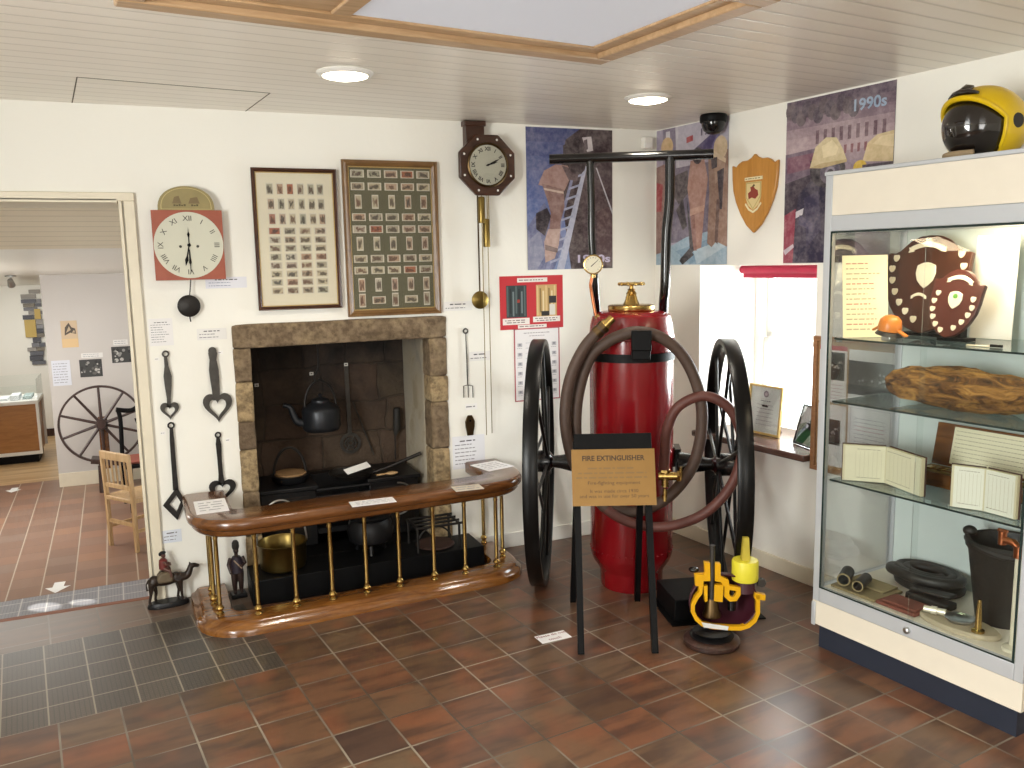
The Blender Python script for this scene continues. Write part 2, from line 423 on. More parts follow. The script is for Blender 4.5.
M['black_gloss'] = plain('black_gloss_paint', '0b0b0c', .2, var=.1, coat=.25)
M['black'] = plain('black_satin_paint', '0c0c0d', .5, var=.1, spec=.14)
M['wheel'] = plain('black_wheel_paint', '090909', .32, var=.15, spec=.25)
M['camel'] = plain('dark_painted_bronze', '2c211a', .4, .2, .2, 30)
M['iron'] = plain('black_wrought_iron', '2b2826', .5, .6, .2, 30, .3)
M['iron_grey'] = plain('worn_grey_iron', '4a4743', .45, .7, .25, 26, .3)
M['cast'] = plain('cast_iron', '1b1b1d', .42, .4, .15, 30, .2)
M['kettle'] = plain('grey_cast_kettle', '292b2f', .35, .5, .15, 20, .15)
M['brass'] = metal('polished_brass', 'b89a5c', .24)
M['brass_dark'] = metal('aged_brass', '84703f', .34)
M['bronze'] = metal('dark_bronze', '5a4830', .38)
M['copper'] = metal('copper', 'b8714d', .28)
M['steel'] = metal('brushed_steel', 'b8b8b6', .3)
M['alu'] = plain('anodised_aluminium', 'c6cace', .4, .25, .02)
M['red'] = plain('red_gloss_enamel', '7c0c14', .2, var=.05, coat=.35)
M['hose'] = plain('brown_rubber_hose', '4a382e', .6, var=.15, scale=30, bump=.2)
M['hose_red'] = plain('red_brown_rubber_hose', '5c332b', .55, var=.12, scale=30, bump=.2)
M['rubber'] = plain('dark_rubber', '26231f', .6)
M['fender'] = wood('polished_mahogany', '4c2b12', '7c4d24', .25, (2, 14, 14), coat=.5)
M['fender_base'] = wood('polished_oak', '5c3414', '8f5d28', .2, (2, 16, 16), coat=.6)
M['walnut'] = wood('dark_walnut', '2c170e', '4a2917', .35, (2, 20, 20))
M['walnut2'] = wood('brown_frame_wood', '5a4024', '826038', .35, (4, 25, 4))
M['walnut_dark'] = wood('dark_frame_wood', '33190f', '51301d', .3, (4, 25, 4))
M['pine'] = wood('varnished_pine', 'a5835d', 'c3a37e', .4, (2, 18, 18), knots=True)
M['oak_shield'] = wood('golden_oak', 'b27a31', 'c88f45', .3, (18, 18, 2))
M['pale_wood'] = wood('pale_chair_wood', 'b08c5d', 'd2b184', .4, (16, 16, 2))
M['dark_wood'] = wood('dark_stained_wood', '2a1c17', '46302a', .35, (14, 14, 3))
M['sill'] = wood('varnished_sill', '4a352e', '6a5046', .2, (3, 14, 14))
M['counter_wood'] = wood('orange_counter_wood', '93602f', 'b17a40', .35, (2, 2, 12))
M['gold'] = metal('gilt', 'c9a55c', .35)
M['gold_paint'] = plain('gilt_slip', 'c8aa6a', .4, .4)
M['card_cream'] = plain('cream_mount_board', 'e8e0c8', .7, var=.02)
M['card_green'] = plain('olive_mount_board', '66624a', .75, var=.05)
M['paper'] = plain('white_paper', 'eceae6', .7, var=.01)
M['paper_cream'] = plain('cream_paper', 'eee4c4', .7, var=.02)
M['dial'] = plain('painted_dial', 'd3d0bd', .3, var=.04)
M['dial_corner'] = plain('faded_red_paint', '9c5039', .45, var=.12)
M['dial_arch'] = plain('olive_gilt_arch', '8f8152', .4, var=.15)
M['yellow'] = plain('yellow_enamel', 'e0a812', .3, var=.04)
M['yellow_lemon'] = plain('lemon_yellow_paint', 'ded33a', .4, var=.05)
M['helmet'] = plain('yellow_helmet_shell', 'dcb80f', .3, var=.03)
M['maroon'] = plain('maroon_paint', '3f1722', .45)
M['visor'] = plain('smoked_visor', '15100f', .06, var=.05, coat=1.0)
M['navy'] = plain('dark_blue_plinth', '262c3a', .5, var=.05)
M['case_cream'] = plain('cream_laminate', 'e6decd', .45, var=.02)
M['case_back'] = plain('pale_blue_backing', 'cfd9d6', .6, var=.02)
M['glass'] = glass('clear_glass', (.97, .985, .98), .02)
M['shelf_glass'] = glass('green_edge_shelf_glass', (.86, .93, .91), .05)
M['frame_glass'] = glass('picture_glass', (.97, .97, .97), .035)
M['glass_edge'] = plain('dark_glass_edge', '22302e', .25)
M['red_fabric'] = plain('crimson_blind', 'a0203c', .8)
M['lamp'] = emis('downlight_glow', 'fff2d8', 12.0)
M['light_panel'] = emis('daylight_panel', 'c9ccd4', .3)
M['dome'] = plain('smoked_dome', '0d0d0f', .12)
M['leather'] = plain('old_black_leather', '2a2724', .5, var=.2, scale=20, bump=.4)
M['charred'] = None
def charred():
    t = NT('charred_timber'); v = t.mapping(t.coord(), scale=(3, 8, 8)); n = t.noise(v, 3.0, 8, .7, 1.2)[0]
    t.set(t.ramp(n, [(.34, '2c1a0c'), (.44, '6b4522'), (.56, 'a3743a'), (.7, 'cc9c58')]), .85); t.bump(n, 1.0, .02); return t.m
M['charred'] = charred()
M['orange'] = plain('orange_leather', 'cf7a2b', .35, var=.12)
M['khaki'] = plain('khaki_canvas', '8a7b58', .85, bump=.3)
M['brick_cloth'] = plain('rust_red_cloth', '7a4436', .85, bump=.3)
M['sandstone_tray'] = plain('pale_stone_slab', 'b3a68c', .7, bump=.2)
M['brick'] = plain('red_brick_nosing', '8a5843', .6)
M['silver'] = plain('silver_plate', 'ece5d0', .3, .35)
M['shield_wood'] = wood('polished_shield_wood', '341a10', '502b1b', .3, (10, 10, 3))
def card_pic():
    """a small picture card: pale border, brownish printed scene, different on each card"""
    t = NT('cigarette_card'); ob = t.node('ShaderNodeObjectInfo').outputs['Random']; g = t.coord('Generated'); x, y, z = t.sep(g)
    def edge(v, m): return t.math('MULTIPLY', t.math('GREATER_THAN', v, m), t.math('LESS_THAN', v, 1 - m))
    inner = t.math('MULTIPLY', edge(x, .09), edge(z, .09))
    v = t.comb(t.math('ADD', t.math('MULTIPLY', x, 2.5), t.math('MULTIPLY', ob, 97.0)), z, t.math('MULTIPLY', ob, 31.0))
    n = t.noise(v, 1.6, 4, .6)[0]
    bg = t.ramp(t.white(t.comb(ob, 1.0))[0], [(0, 'c2b497'), (.3, 'c9bd9f'), (.55, 'aba892'), (.75, 'bd9c80'), (.88, 'c4bda9'), (.95, 'a8644a'), (1, 'b5704c')])
    cx = t.math('ABSOLUTE', t.math('SUBTRACT', x, .5)); cz = t.math('ABSOLUTE', t.math('SUBTRACT', z, .45))
    m = t.ramp(t.math('SUBTRACT', t.math('ADD', n, .22), t.math('MAXIMUM', t.math('MULTIPLY', cx, .8), t.math('MULTIPLY', cz, .95))), [(.43, 0.0), (.56, .85)])
    c = t.mix(m, bg, t.ramp(t.white(t.comb(ob, 9.0))[0], [(0, '3a332c'), (.5, '4d3a2e'), (.8, '69402f'), (1, '2f3134')]))
    t.set(t.mix(inner, lin('dcd5c2'), c), .5); return t.m
M['card'] = card_pic()
# ------------------------------------------------------------------ the room
XL, YF = -4.9, -7.2          # left wall, wall behind the viewer
LOW = -.57                   # floor of the lower room through the doorway
TH = .38                     # thickness of the back wall
DX0, DX1, DZ = -3.70, -2.86, 1.945
struct(MB().box(XL, YF, -.08, 2.0, .06, 0).box(-3.75, .06, -.08, -2.8, .075, 0).build('floor', 'floor'))
mb = MB()
mb.box(XL, YF, CEIL, -2.60, .5, CEIL + .08).box(-2.60, -1.72, CEIL, 2.0, .5, CEIL + .08).box(-1.20, YF, CEIL, 2.0, -1.72, CEIL + .08).box(-2.60, YF, CEIL, -1.20, -2.32, CEIL + .08).box(-2.60, -2.32, CEIL + .065, -1.20, -1.72, CEIL + .08)
struct(mb.build('ceiling', 'ceil'))
mb = MB()
mb.box(XL, 0, LOW, DX0, TH, CEIL).box(DX0, 0, DZ, DX1, TH, CEIL).box(DX1, 0, LOW, -2.414, TH, CEIL).box(-2.414, 0, 1.334, -1.321, TH, CEIL).box(-1.321, 0, 0, .12, TH, CEIL)
struct(mb.build('wall_back', 'wall'))
# the right wall with its deep window opening
WS0, WS1, WZ0, WZ1, WD = .386, 1.185, .66, 1.582, .56
mb = MB(); mb.box(-.02, 0, 0, WS0, WD, CEIL).box(WS1, 0, 0, 7.4, WD, CEIL).box(WS0, 0, 0, WS1, WD, WZ0 - .035).box(WS0, 0, WZ1, WS1, WD, CEIL)
struct(mb.build('wall_right', 'wall', rotz=RW))
struct(MB().box(XL - .1, YF, LOW, XL, 9.5, CEIL).build('wall_left', 'wall'))
struct(MB().box(XL, YF - .1, 0, 2.0, YF, CEIL).build('wall_front', 'wall'))
# skirting
struct(MB().box(-1.3, -.016, 0, .0, -.001, .085).build('baseboard_back', 'white_paint', bevel=.003))
struct(MB().box(.02, -.016, 0, 6.5, -.001, .085).build('baseboard_right', 'cream_paint', rotz=RW, bevel=.003))
# door lining and architrave
mb = MB(); mb.box(DX0 - .05, -.022, 0, DX0 - .006, -.001, DZ - .012).box(DX0 + .001, -.018, LOW, DX0 + .016, TH, DZ - .021).box(DX1 + .006, -.022, -.0, DX1 + .052, -.001, DZ - .012).box(DX0 - .05, -.022, DZ - .012, DX1 + .052, -.001, DZ + .026)
mb.box(DX1 - .016, -.018, LOW, DX1 - .001, TH, DZ).box(DX0, -.022, DZ - .02, DX1 - .02, TH, DZ - .001)
struct(mb.build('trim_1', 'cream_paint', bevel=.003))
# access hatch lines in the ceiling
h = [hit(x, y, (0, 0, 1), CEIL) for x, y in ((72, 103), (77, 77), (270, 93), (243, 113))]
mb = MB()
for a, b in zip(h[:-1], h[1:]):
    d = (b - a).normalized(); n = Vector((-d.y, d.x, 0)) * .0022
    mb.add([a - n + Vector((0, 0, -.0012)), a + n + Vector((0, 0, -.0012)), b + n + Vector((0, 0, -.0012)), b - n + Vector((0, 0, -.0012)), a - n, a + n, b + n, b - n],
           [(0, 1, 2, 3), (4, 7, 6, 5), (0, 4, 5, 1), (2, 6, 7, 3), (1, 5, 6, 2), (0, 3, 7, 4)])
struct(mb.build('trim_2', plain('dark_gap', '6e675a', .9), smooth=0))

# ---- roof light in its pine frame
rl = thing('window_2', 'pine framed square roof light panel in the ceiling', 'roof light', (-2.802, -1.70, CEIL), A_T)
del rl['label']; del rl['category']; rl['kind'] = 'structure'
W, D_ = 1.635, .86           # local x along the boards, local -y towards the viewer
fr = lambda x0, y0, x1, y1, z0, z1: (min(x0, x1), -max(y0, y1), z0, max(x0, x1), -min(y0, y1), z1)
mb = MB()
for b in (fr(0, 0, W, .07, -.03, .06), fr(0, D_ - .07, W, D_, -.03, .06), fr(0, .07, .07, D_ - .07, -.03, .06), fr(W - .07, .07, W, D_ - .07, -.03, .06)): mb.box(*b)
struct(mb.build('window_frame', 'pine', rl, bevel=.006))
mb = MB()
for b in (fr(.07, .07, W - .07, .125, -.012, .05), fr(.07, D_ - .125, W - .07, D_ - .07, -.012, .05), fr(.57, .125, .63, D_ - .125, -.012, .05), fr(W - .125, .125, W - .07, D_ - .125, -.012, .05), fr(.07, .125, .125, D_ - .125, -.012, .05)): mb.box(*b)
struct(mb.build('window_inner_frame', 'pine', rl, bevel=.004))
struct(MB().box(*fr(.125, .125, .57, D_ - .125, -.004, .03)).build('window_board', 'pine', rl))
struct(MB().box(*fr(.63, .125, W - .125, D_ - .125, -.004, .03)).build('window_pane', 'light_panel', rl))

# ---- sash window in the right wall
w1 = thing('window_1', 'sash', 'window', rloc(0, 0, 0), RW); del w1['label']; del w1['category']; w1['kind'] = 'structure'
y0, y1 = WD - .11, WD - .05
mb = MB(); X0, X1 = WS0 + .0, WS1
mb.box(X0, y0 - .02, WZ0, X0 + .05, y1, WZ1).box(X1 - .05, y0 - .02, WZ0, X1, y1, WZ1).box(X0, y0 - .02, WZ1 - .05, X1, y1, WZ1).box(X0, y0 - .02, WZ0, X1, y1, WZ0 + .05)
struct(mb.build('window_frame', 'white_paint', w1, bevel=.003))
mb = MB(); zm = 1.16
for za, zb, yy in ((WZ0 + .05, zm, y0), (zm - .0, WZ1 - .05, y0 + .025)):
    mb.box(X0 + .05, yy, za, X0 + .085, yy + .025, zb).box(X1 - .085, yy, za, X1 - .05, yy + .025, zb).box(X0 + .05, yy, za, X1 - .05, yy + .025, za + .035).box(X0 + .05, yy, zb - .03, X1 - .05, yy + .025, zb)
struct(mb.build('window_sash', 'white_paint', w1, bevel=.002))
struct(MB().box(X0 + .085, y0 + .01, WZ0 + .085, X1 - .085, y0 + .014, zm - .03).box(X0 + .085, y0 + .035, zm + .035, X1 - .085, y0 + .039, WZ1 - .08).build('window_pane', 'glass', w1))
mb = MB(); mb.box(WS0 + .0, -.055, WZ0 - .034, WS1, WD - .13, WZ0)
struct(mb.build('window_sill', 'sill', w1, bevel=.008))
# rolled red blind at the head of the window
b = thing('roller_blind', 'rolled crimson blind across the top of the window', 'blind', rloc(.62, .30, WZ1 - .0), RW)
mb = MB().cyl((-.215, 0, -.028), (.55, 0, -.028), .022)
mb.build('roll', 'red_fabric', b); MB().box(-.215, .01, -.075, .55, .016, -.03).build('drop', 'red_fabric', b)

# ---- lower room through the doorway
struct(MB().box(XL, .9, LOW - .1, .6, 9.5, LOW).build('floor_lower', 'floor2'))
mb = MB()
mb.box(DX0 - .6, .075, -.3, DX1 + .3, .12, -.0); 
struct(MB().box(DX0 - .02, .06, -.06, DX1 + .01, .10, .002).build('trim_3', 'brick', bevel=.004))
mb = MB(); n = 3
for k in range(n): mb.box(DX0 - .4, .10 + k * .27, LOW - .05, DX1 + .3, .37 + k * .27, -.19 * (k + 1) + .0)
struct(mb.build('floor_steps', 'floor2'))
mb = MB(); prof = [(TH, 2.04), (1.5, 1.83), (5.35, 1.665), (9.5, 1.66)]
vs = [(XL, y, z) for y, z in prof[:2]] + [(.6, y, z) for y, z in prof[:2]]
struct(MB().add([(XL, TH, 2.03), (.6, TH, 2.03), (.6, 1.5, 1.755), (XL, 1.5, 1.755), (XL, TH, 2.1), (.6, TH, 2.1), (.6, 1.5, 1.83), (XL, 1.5, 1.83)], [(0, 1, 2, 3), (4, 7, 6, 5), (0, 4, 5, 1), (2, 6, 7, 3), (1, 5, 6, 2), (0, 3, 7, 4)]).build('ceiling_sloping', 'board2', smooth=0))
struct(MB().add([(XL, 1.5, 1.755), (.6, 1.5, 1.755), (.6, 9.5, 1.40), (XL, 9.5, 1.40), (XL, 1.5, 1.83), (.6, 1.5, 1.83), (.6, 9.5, 1.5), (XL, 9.5, 1.5)], [(0, 1, 2, 3), (4, 7, 6, 5), (0, 4, 5, 1), (2, 6, 7, 3), (1, 5, 6, 2), (0, 3, 7, 4)]).build('ceiling_lower', 'ceil2', smooth=0))
pb = onfloor(60, 487, LOW); PY = pb.y
struct(MB().box(pb.x, PY, LOW, .6, PY + .12, 1.62).build('wall_partition', 'wall_grey'))
struct(MB().box(pb.x, PY - .016, LOW, .6, PY - .001, LOW + .14).build('baseboard_partition', 'cream_paint'))
FY = onfloor(48, 436, LOW).y
struct(MB().box(XL, FY, LOW, .6, FY + .1, 1.55).build('wall_far', 'wall'))
struct(MB().box(XL, FY - .016, LOW, .6, FY - .001, LOW + .1).build('baseboard_far', 'dark_wood'))
struct(MB().box(.6, TH, LOW, .7, 9.5, 1.75).build('wall_lower_right', 'wall'))
# ------------------------------------------------------------------ things on the back wall
G = .0015     # hung just clear of the plaster
def notice(name, label, cat, px0, py0, px1, py1, wall='back', c='f0eeea', lines=6, seed=0, group=None, heading=True, off=.0, ink='77757a', tilt=0, picture=None):
    """a printed sheet fixed flat to a wall, given by two opposite corners in the photograph"""
    if wall == 'back':
        a, b = onback(px0, py0), onback(px1, py1); x0, z0, x1, z1 = a.x, b.z, b.x, a.z; loc = Vector(((x0 + x1) / 2, -G, (z0 + z1) / 2)); rz = 0
    else:
        a, b = onright(px0, py0), onright(px1, py1); x0, z0, x1, z1 = a[0], b[1], b[0], a[1]; loc = rloc((x0 + x1) / 2, -G, (z0 + z1) / 2); rz = RW
    w, h = abs(x1 - x0) / 2, abs(z1 - z0) / 2
    mb = MB().col(c).box(-w, -.001, -h, w, 0, h)
    if lines:
        pitch = 2 * h * .8 / lines
        for i in range(lines):
            z = h * .8 - pitch * (i + .5)
            if heading and i == 0: words(mb, -w * .6, w * .6, z, pitch * .45, -.0013, '4c4a50', .9, seed + i, 'C')
            else: words(mb, -w * .85, w * .85, z, pitch * .32, -.0013, ink, random.Random(seed + i).uniform(.5, .98), seed + i)
    if picture: picture(mb, w, h)
    o = mb.build(name, 'print', loc=loc, rotz=rz, smooth=0)
    if tilt: o.rotation_euler[1] = tilt
    return tag(o, label, cat, group)

# ---- painted long-case dial with pendulum
c0, c1 = onback(152, 210, .05), onback(225, 279, .05)
cx, cz, hw, hh = (c0.x + c1.x) / 2 - .001, (c0.z + c1.z) / 2, (c1.x - c0.x) / 2 * 1.04, (c0.z - c1.z) / 2
ck = thing('dial_clock', 'square painted clock dial with red corners and arched top hanging bare on the wall', 'clock', (cx, -.05, cz))
MB().box(-hw, -.004, -hh, hw, .0, hh).build('dial_plate', 'dial_corner', ck, bevel=.001)
MB().box(-hw * .6, .001, -hh * .7, hw * .6, .048, hh * .7).build('movement', 'bronze', ck)
R0 = min(hw, hh) * .985
ar = [(-hw * .8, hh), (hw * .8, hh)] + [(hw * .8 * math.cos(t), hh + .11 * math.sin(t) ** .8) for t in [PI * k / 24 for k in range(1, 24)]]
MB().prism(ar, -.004, .0).build('dial_arch', 'dial_arch', ck)
mb = MB().col('5b5130')
for x in [-.055 + i * .011 for i in range(10)]:
    if not -.002 < x < .012: mb.box(x, -.0052, hh + .018, x + .009, -.0042, hh + .018 + random.uniform(.006, .012))
mb.col('776544').prism([(-.06, hh + .03), (-.02, hh + .03), (-.03, hh + .065), (-.05, hh + .06)], -.005, -.0042).prism([(.01, hh + .03), (.06, hh + .03), (.05, hh + .06), (.02, hh + .055)], -.005, -.0042)
mb.col('bfae74').ring(circ(0, hh + .01, .0, 2) if False else [(p[0] * .9, hh + (p[1] - hh) * .9 + .003) for p in ar[2:]] + [(-hw * .72, hh + .004), (hw * .72, hh + .004)], [(p[0] * .87, hh + (p[1] - hh) * .87 + .004) for p in ar[2:]] + [(-hw * .69, hh + .006), (hw * .69, hh + .006)], -.005, -.0042)
mb.build('arch_painting', 'print', ck, smooth=0)
NUM = ['XII', 'I', 'II', 'III', 'IV', 'V', 'VI', 'VII', 'VIII', 'IX', 'X', 'XI']
NUM4 = ['XII', 'I', 'II', 'III', 'IIII', 'V', 'VI', 'VII', 'VIII', 'IX', 'X', 'XI']
def numerals(par, R, size, y, c, disc, y0, holes=False, bold=0.0, names=NUM4):
    mb = MB().col('cecdbb').prism(circ(0, 0, disc, 64), y + .0005, y0).col(c)
    if holes:
        for s in (-1, 1): mb.prism(circ(s * .038, -.006, .0065, 14), y - .0004, y + .0004)
    for k in range(12):
        t = PI / 2 - 2 * PI * k / 12
        mb.at(T(R * math.cos(t), y, R * math.sin(t)) @ RY(-(t - PI / 2)))
        mb.text(names[k], size, 0, 0, 0, .0006, bold=bold)
    mb.at(); return mb.build('dial_face', 'print', par, smooth=0)
numerals(ck, R0 * .8, .034, -.0072, '3d3a33', R0, -.0045, True)
mb = MB(); mb.at(T(0, -.010, 0))
mb.prism([(-.002, -.02), (.002, -.02), (.0035, -.06), (.006, -.08), (.002, -.09), (.001, -.125), (-.001, -.125), (-.002, -.09), (-.006, -.08), (-.0035, -.06)], -.001, .001)
mb.prism([(-.002, 0), (.002, .0), (.002, .035), (.006, .05), (.001, .062), (.0, .085), (-.001, .062), (-.006, .05), (-.002, .035)], -.001, .001)
mb.prism(circ(0, 0, .008, 12), -.002, .003)
mb.at(T(0, -.0085, 0) @ RY(math.radians(12))).prism([(-.003, .01), (.003, .01), (.003, -.05), (.008, -.07), (0, -.1), (-.008, -.07), (-.003, -.05)], -.001, .001); mb.at()
mb.build('hands', 'black', ck)
zb = onback(189, 306, .03).z - cz; xb = onback(189, 306, .03).x - cx
mb = MB().cyl((0, .02, -hh + .02), (xb, .02, zb), .0025, seg=8); mb.build('pendulum_rod', 'iron', ck)
mb = MB().at(T(xb, .02, zb) @ RX(PI / 2)).lathe([(0, -.012), (.03, -.009), (.05, -.002), (.052, 0), (.05, .002), (.03, .009), (0, .012)], 28); mb.at().cyl((xb, .02, zb - .05), (xb + .003, .02, zb - .075), .003, seg=8)
mb.build('pendulum_bob', 'iron', ck)

# ---- octagonal wall clock
oc_ = onback(488, 165, .09); ok = thing('octagonal_clock', 'dark octagonal wall clock with round cream dial and hanging brass weights', 'clock', (oc_.x, -.002, oc_.z))
RO = .156
mb = MB().prism(circ(0, 0, RO / math.cos(PI / 8), 8, PI / 8), -.085, -.055).prism(circ(0, 0, RO * .8, 8, PI / 8), -.06, -.012)
mb.build('case', 'walnut', ok, bevel=.006)
mb = MB(); a, b = onback(464, 124, .03), onback(483, 151, .03); mb.box(a.x - oc_.x, -.055, b.z - oc_.z, b.x - oc_.x, 0, CEIL - .004 - oc_.z); mb.box(a.x - oc_.x - .008, -.06, CEIL - .03 - oc_.z, b.x - oc_.x + .008, 0, CEIL - .003 - oc_.z)
mb.build('bracket', 'walnut', ok, bevel=.003)
mb = MB()
mb = MB().at(T(0, -.086, 0) @ RX(PI / 2)).lathe([(.102, 0), (.104, .008), (.109, .012), (.115, .008), (.117, 0)], 48, cap=False); mb.build('bezel', 'bronze', ok)
numerals(ok, .082, .027, -.0895, '26241f', .104, -.0851, False, .0008)
mb = MB().at(T(0, -.092, 0) @ RY(math.radians(64))).prism([(-.003, -.01), (.003, -.01), (.004, .05), (0, .072), (-.004, .05)], -.001, .001)
mb.at(T(0, -.091, 0) @ RY(math.radians(70))).prism([(-.003, -.01), (.003, -.01), (.0045, .03), (0, .05), (-.0045, .03)], -.001, .001) if False else None
mb.at(T(0, -.0915, 0) @ RY(math.radians(73))).prism([(-.003, -.012), (.003, -.012), (.004, .035), (0, .06), (-.004, .035)], -.001, .001)
mb.at().prism(circ(0, 0, .006, 12), -.0935, -.0905); mb.build('hands', 'black', ok)
for k in range(8):
    t = PI / 8 + k * PI / 4; p = (.141 * math.cos(t), .141 * math.sin(t))
    MB().at(T(p[0], -.086, p[1]) @ RX(PI / 2)).lathe([(.006, 0), (.005, .003), (.0, .0045)], 12).build('stud', 'paper', ok, label='pale round stud')
MB().prism(circ(0, 0, .102, 40), -.0975, -.0965).build('glass', 'frame_glass', ok)
def rel(px, py, off=.05): p = onback(px, py, off); return p.x - oc_.x, p.z - oc_.z
xb, zb = rel(480, 300, .045)
xt, zt = rel(478.5, 192, .045)
MB().box(xb - .004, -.045, zb, xb + .004, -.042, zt + .04).build('pendulum_rod', 'bronze', ok)
MB().at(T(xb, -.045, zb) @ RX(PI / 2)).lathe([(0, -.01), (.035, -.007), (.048, -.001), (.048, .001), (.035, .007), (0, .01)], 28).build('pendulum_bob', 'brass_dark', ok)
for (x, y0_, y1_) in ((481.0, 197, 223), (486, 219, 247)):
    xa, za = rel(x, y0_, .07); xc, zc = rel(x, y1_, .07)
    o = MB().at(T(xa, -.07, 0)).lathe([(.0, zc), (.018, zc), (.019, zc + .006), (.019, za - .006), (.016, za), (.0, za + .004)], 20).build('weight', 'brass_dark', ok)
for (x, y1_) in ((486.5, 435), (492, 433), (489.5, 247)):
    xa, za = rel(x, y1_, .07); xt_, zt_ = rel(x - .3 - (5 if y1_ > 300 else 1), 192, .07)
    mb = MB(); mb.cyl((xt_, -.07, zt_), (xa, -.07, za), .0022, seg=6); mb.build('chain', 'brass_dark', ok)

# ---- two framed sets of cards
def framed(name, label, pa, pb, pc, pd, wm, frame_w, mount, fm, cards, slip):
    A, B, C_, D2 = [onback(*p, .012) for p in (pa, pb, pc, pd)]
    x0 = (A.x + D2.x) / 2; x1 = (B.x + C_.x) / 2; z1 = (A.z + B.z) / 2; z0 = (C_.z + D2.z) / 2; w, h = x1 - x0, z1 - z0
    t = thing(name, label, 'picture', ((x0 + x1) / 2, -.002, (z0 + z1) / 2)); w /= 2; h /= 2; f = frame_w
    prof = [(-f, -.004), (-f, -.016), (-f * .6, -.024), (-f * .3, -.02), (0, -.022), (0, -.004)]
    corners = [(-w, -h), (w, -h), (w, h), (-w, h)]; vs = []; fs = []
    for (cx_, cz_) in corners:
        for a, y in prof:
            sx = -1 if cx_ < 0 else 1; sz = -1 if cz_ < 0 else 1; vs.append((cx_ + sx * a, y, cz_ + sz * a))
    m = len(prof)
    for i in range(4):
        for k in range(m): fs.append((i * m + k, i * m + (k + 1) % m, ((i + 1) % 4) * m + (k + 1) % m, ((i + 1) % 4) * m + k))
    MB().add(vs, fs).build('frame', fm, t, smooth=25)
    MB().box(-w + f * .5, -.008, -h + f * .5, w - f * .5, -.001, h - f * .5).build('mount_board', mount, t)
    s = f + .005; MB().ring([(-w + f, -h + f), (w - f, -h + f), (w - f, h - f), (-w + f, h - f)], [(-w + s, -h + s), (w - s, -h + s), (w - s, h - s), (-w + s, h - s)], -.0105, -.0081).build('gilt_slip', slip, t, smooth=0)
    for u, v, cw, ch in cards:
        x, z = -w + u * 2 * w, h - v * 2 * h
        MB().box(-cw / 2, -.0012, -ch / 2, cw / 2, 0, ch / 2).build('card', 'card', t, smooth=0, loc=(x, -.0083, z))
    MB().box(-w + f, -.0135, -h + f, w - f, -.0125, h - f).build('glass', 'frame_glass', t, smooth=0)
    return t
cards = []
for v in (.144, .249, .354): cards += [(u + (v - .144) * .06, v, .034, .058) for u in (.205, .325, .443, .565, .687, .797)]
for i, v in enumerate((.438, .5, .56, .622, .682, .742, .802, .862)): cards += [(u + i * .0, v, .061, .036) for u in (.235, .415, .595, .775)]
framed('card_frame', 'narrow dark framed set of small picture cards on a cream mount', (249.5, 167), (336, 170), (342, 307.5), (259.5, 311), None, .018, 'card_cream', 'walnut_dark', cards, 'gold_paint')
cards = []
P_, L_ = (.034, .07), (.07, .038)
for v, ty in zip((.085, .165, .262, .36, .437, .53, .627, .702, .797, .897), 'LLPLLPLLPX'):
    for k, u in enumerate((.158, .333, .507, .68, .85)):
        q = (P_ if k % 2 == 0 else L_) if ty == 'X' else (P_ if ty == 'P' else L_); cards.append((u, v, *q))
framed('card_frame', 'wide brown framed set of small picture cards on an olive mount', (340, 160), (436, 161.5), (441, 313), (349, 317), None, .031, 'card_green', 'walnut2', cards, 'gold_paint')

# ---- hand-forged hearth tools on the wall
def tool(name, label, top, base, cat='hearth tool'):
    p = onback(*top, .012); return thing(name, label, cat, (p.x, -.012, p.z)), p
K = lambda p, o: (onback(*p, .012).x - o.x, onback(*p, .012).z - o.z)
def heart(cx_, zt, w, h, n=40):
    pts = []
    for k in range(n):
        t = 2 * PI * k / n; x = 16 * math.sin(t) ** 3; z = 13 * math.cos(t) - 5 * math.cos(2 * t) - 2 * math.cos(3 * t) - math.cos(4 * t)
        pts.append((cx_ + x / 32 * w, zt + (z - 12) / 29 * h))
    return pts
def shaft(o, pts, off=(0, 0)):
    """tapering flat bar through (px, py, width in px)"""
    c = [(*K((x, y), o), w / 850 * 4.4 / 2) for x, y, w in pts]
    return [(x - w, z) for x, z, w in c] + [(x + w, z) for x, z, w in c[::-1]]
def ringloop(mb, o, px, py, r):
    x, z = K((px, py), o); mb.at(T(x, 0, z) @ RX(PI / 2)); mb.tube([(r * math.cos(2 * PI * k / 20), r * math.sin(2 * PI * k / 20), 0) for k in range(20)], .0042, 8, True); mb.at()
t, o = tool('bannock_spade', 'short hanging iron bannock spade with small open heart blade, nearest the doorway', (166, 354), None)
mb = MB(); mb.prism(shaft(o, [(165.5, 357, 3), (166.5, 366, 3.5), (167.6, 376, 7), (168.2, 386, 6), (168.8, 398, 3.5), (169, 407, 3.2)]), -.004, .004); ringloop(mb, o, 165.5, 354, .013); mb.build('handle', 'iron_grey', t)
x, z = K((169.3, 402.5), o); MB().ring(heart(x, z - .0, .085, .085), heart(x, z - .021, .045, .048), -.004, .004).build('blade', 'iron_grey', t)
t, o = tool('bannock_spade', 'thick hanging iron spade with large open heart blade and rounded top', (212, 350), None)
mb = MB(); mb.prism(circ(K((212.4, 351), o)[0], K((212.4, 351), o)[1], .0195, 20), -.0065, .0065); mb.prism(shaft(o, [(210.6, 350, 2), (212.5, 350.5, 6), (212.6, 353, 8), (213, 360, 6.2), (213.8, 370, 8.6), (214.8, 380, 8.2), (215.8, 390, 7), (216.6, 400, 6.2)]), -.006, .006); mb.build('handle', 'iron_grey', t)
x, z = K((217, 393.5), o); MB().ring(heart(x, z, .136, .145), heart(x, z - .028, .078, .092), -.005, .005).build('blade', 'iron_grey', t)
t, o = tool('bannock_spade', 'long hanging iron bannock spade ending in an open square diamond', (171, 427), None)
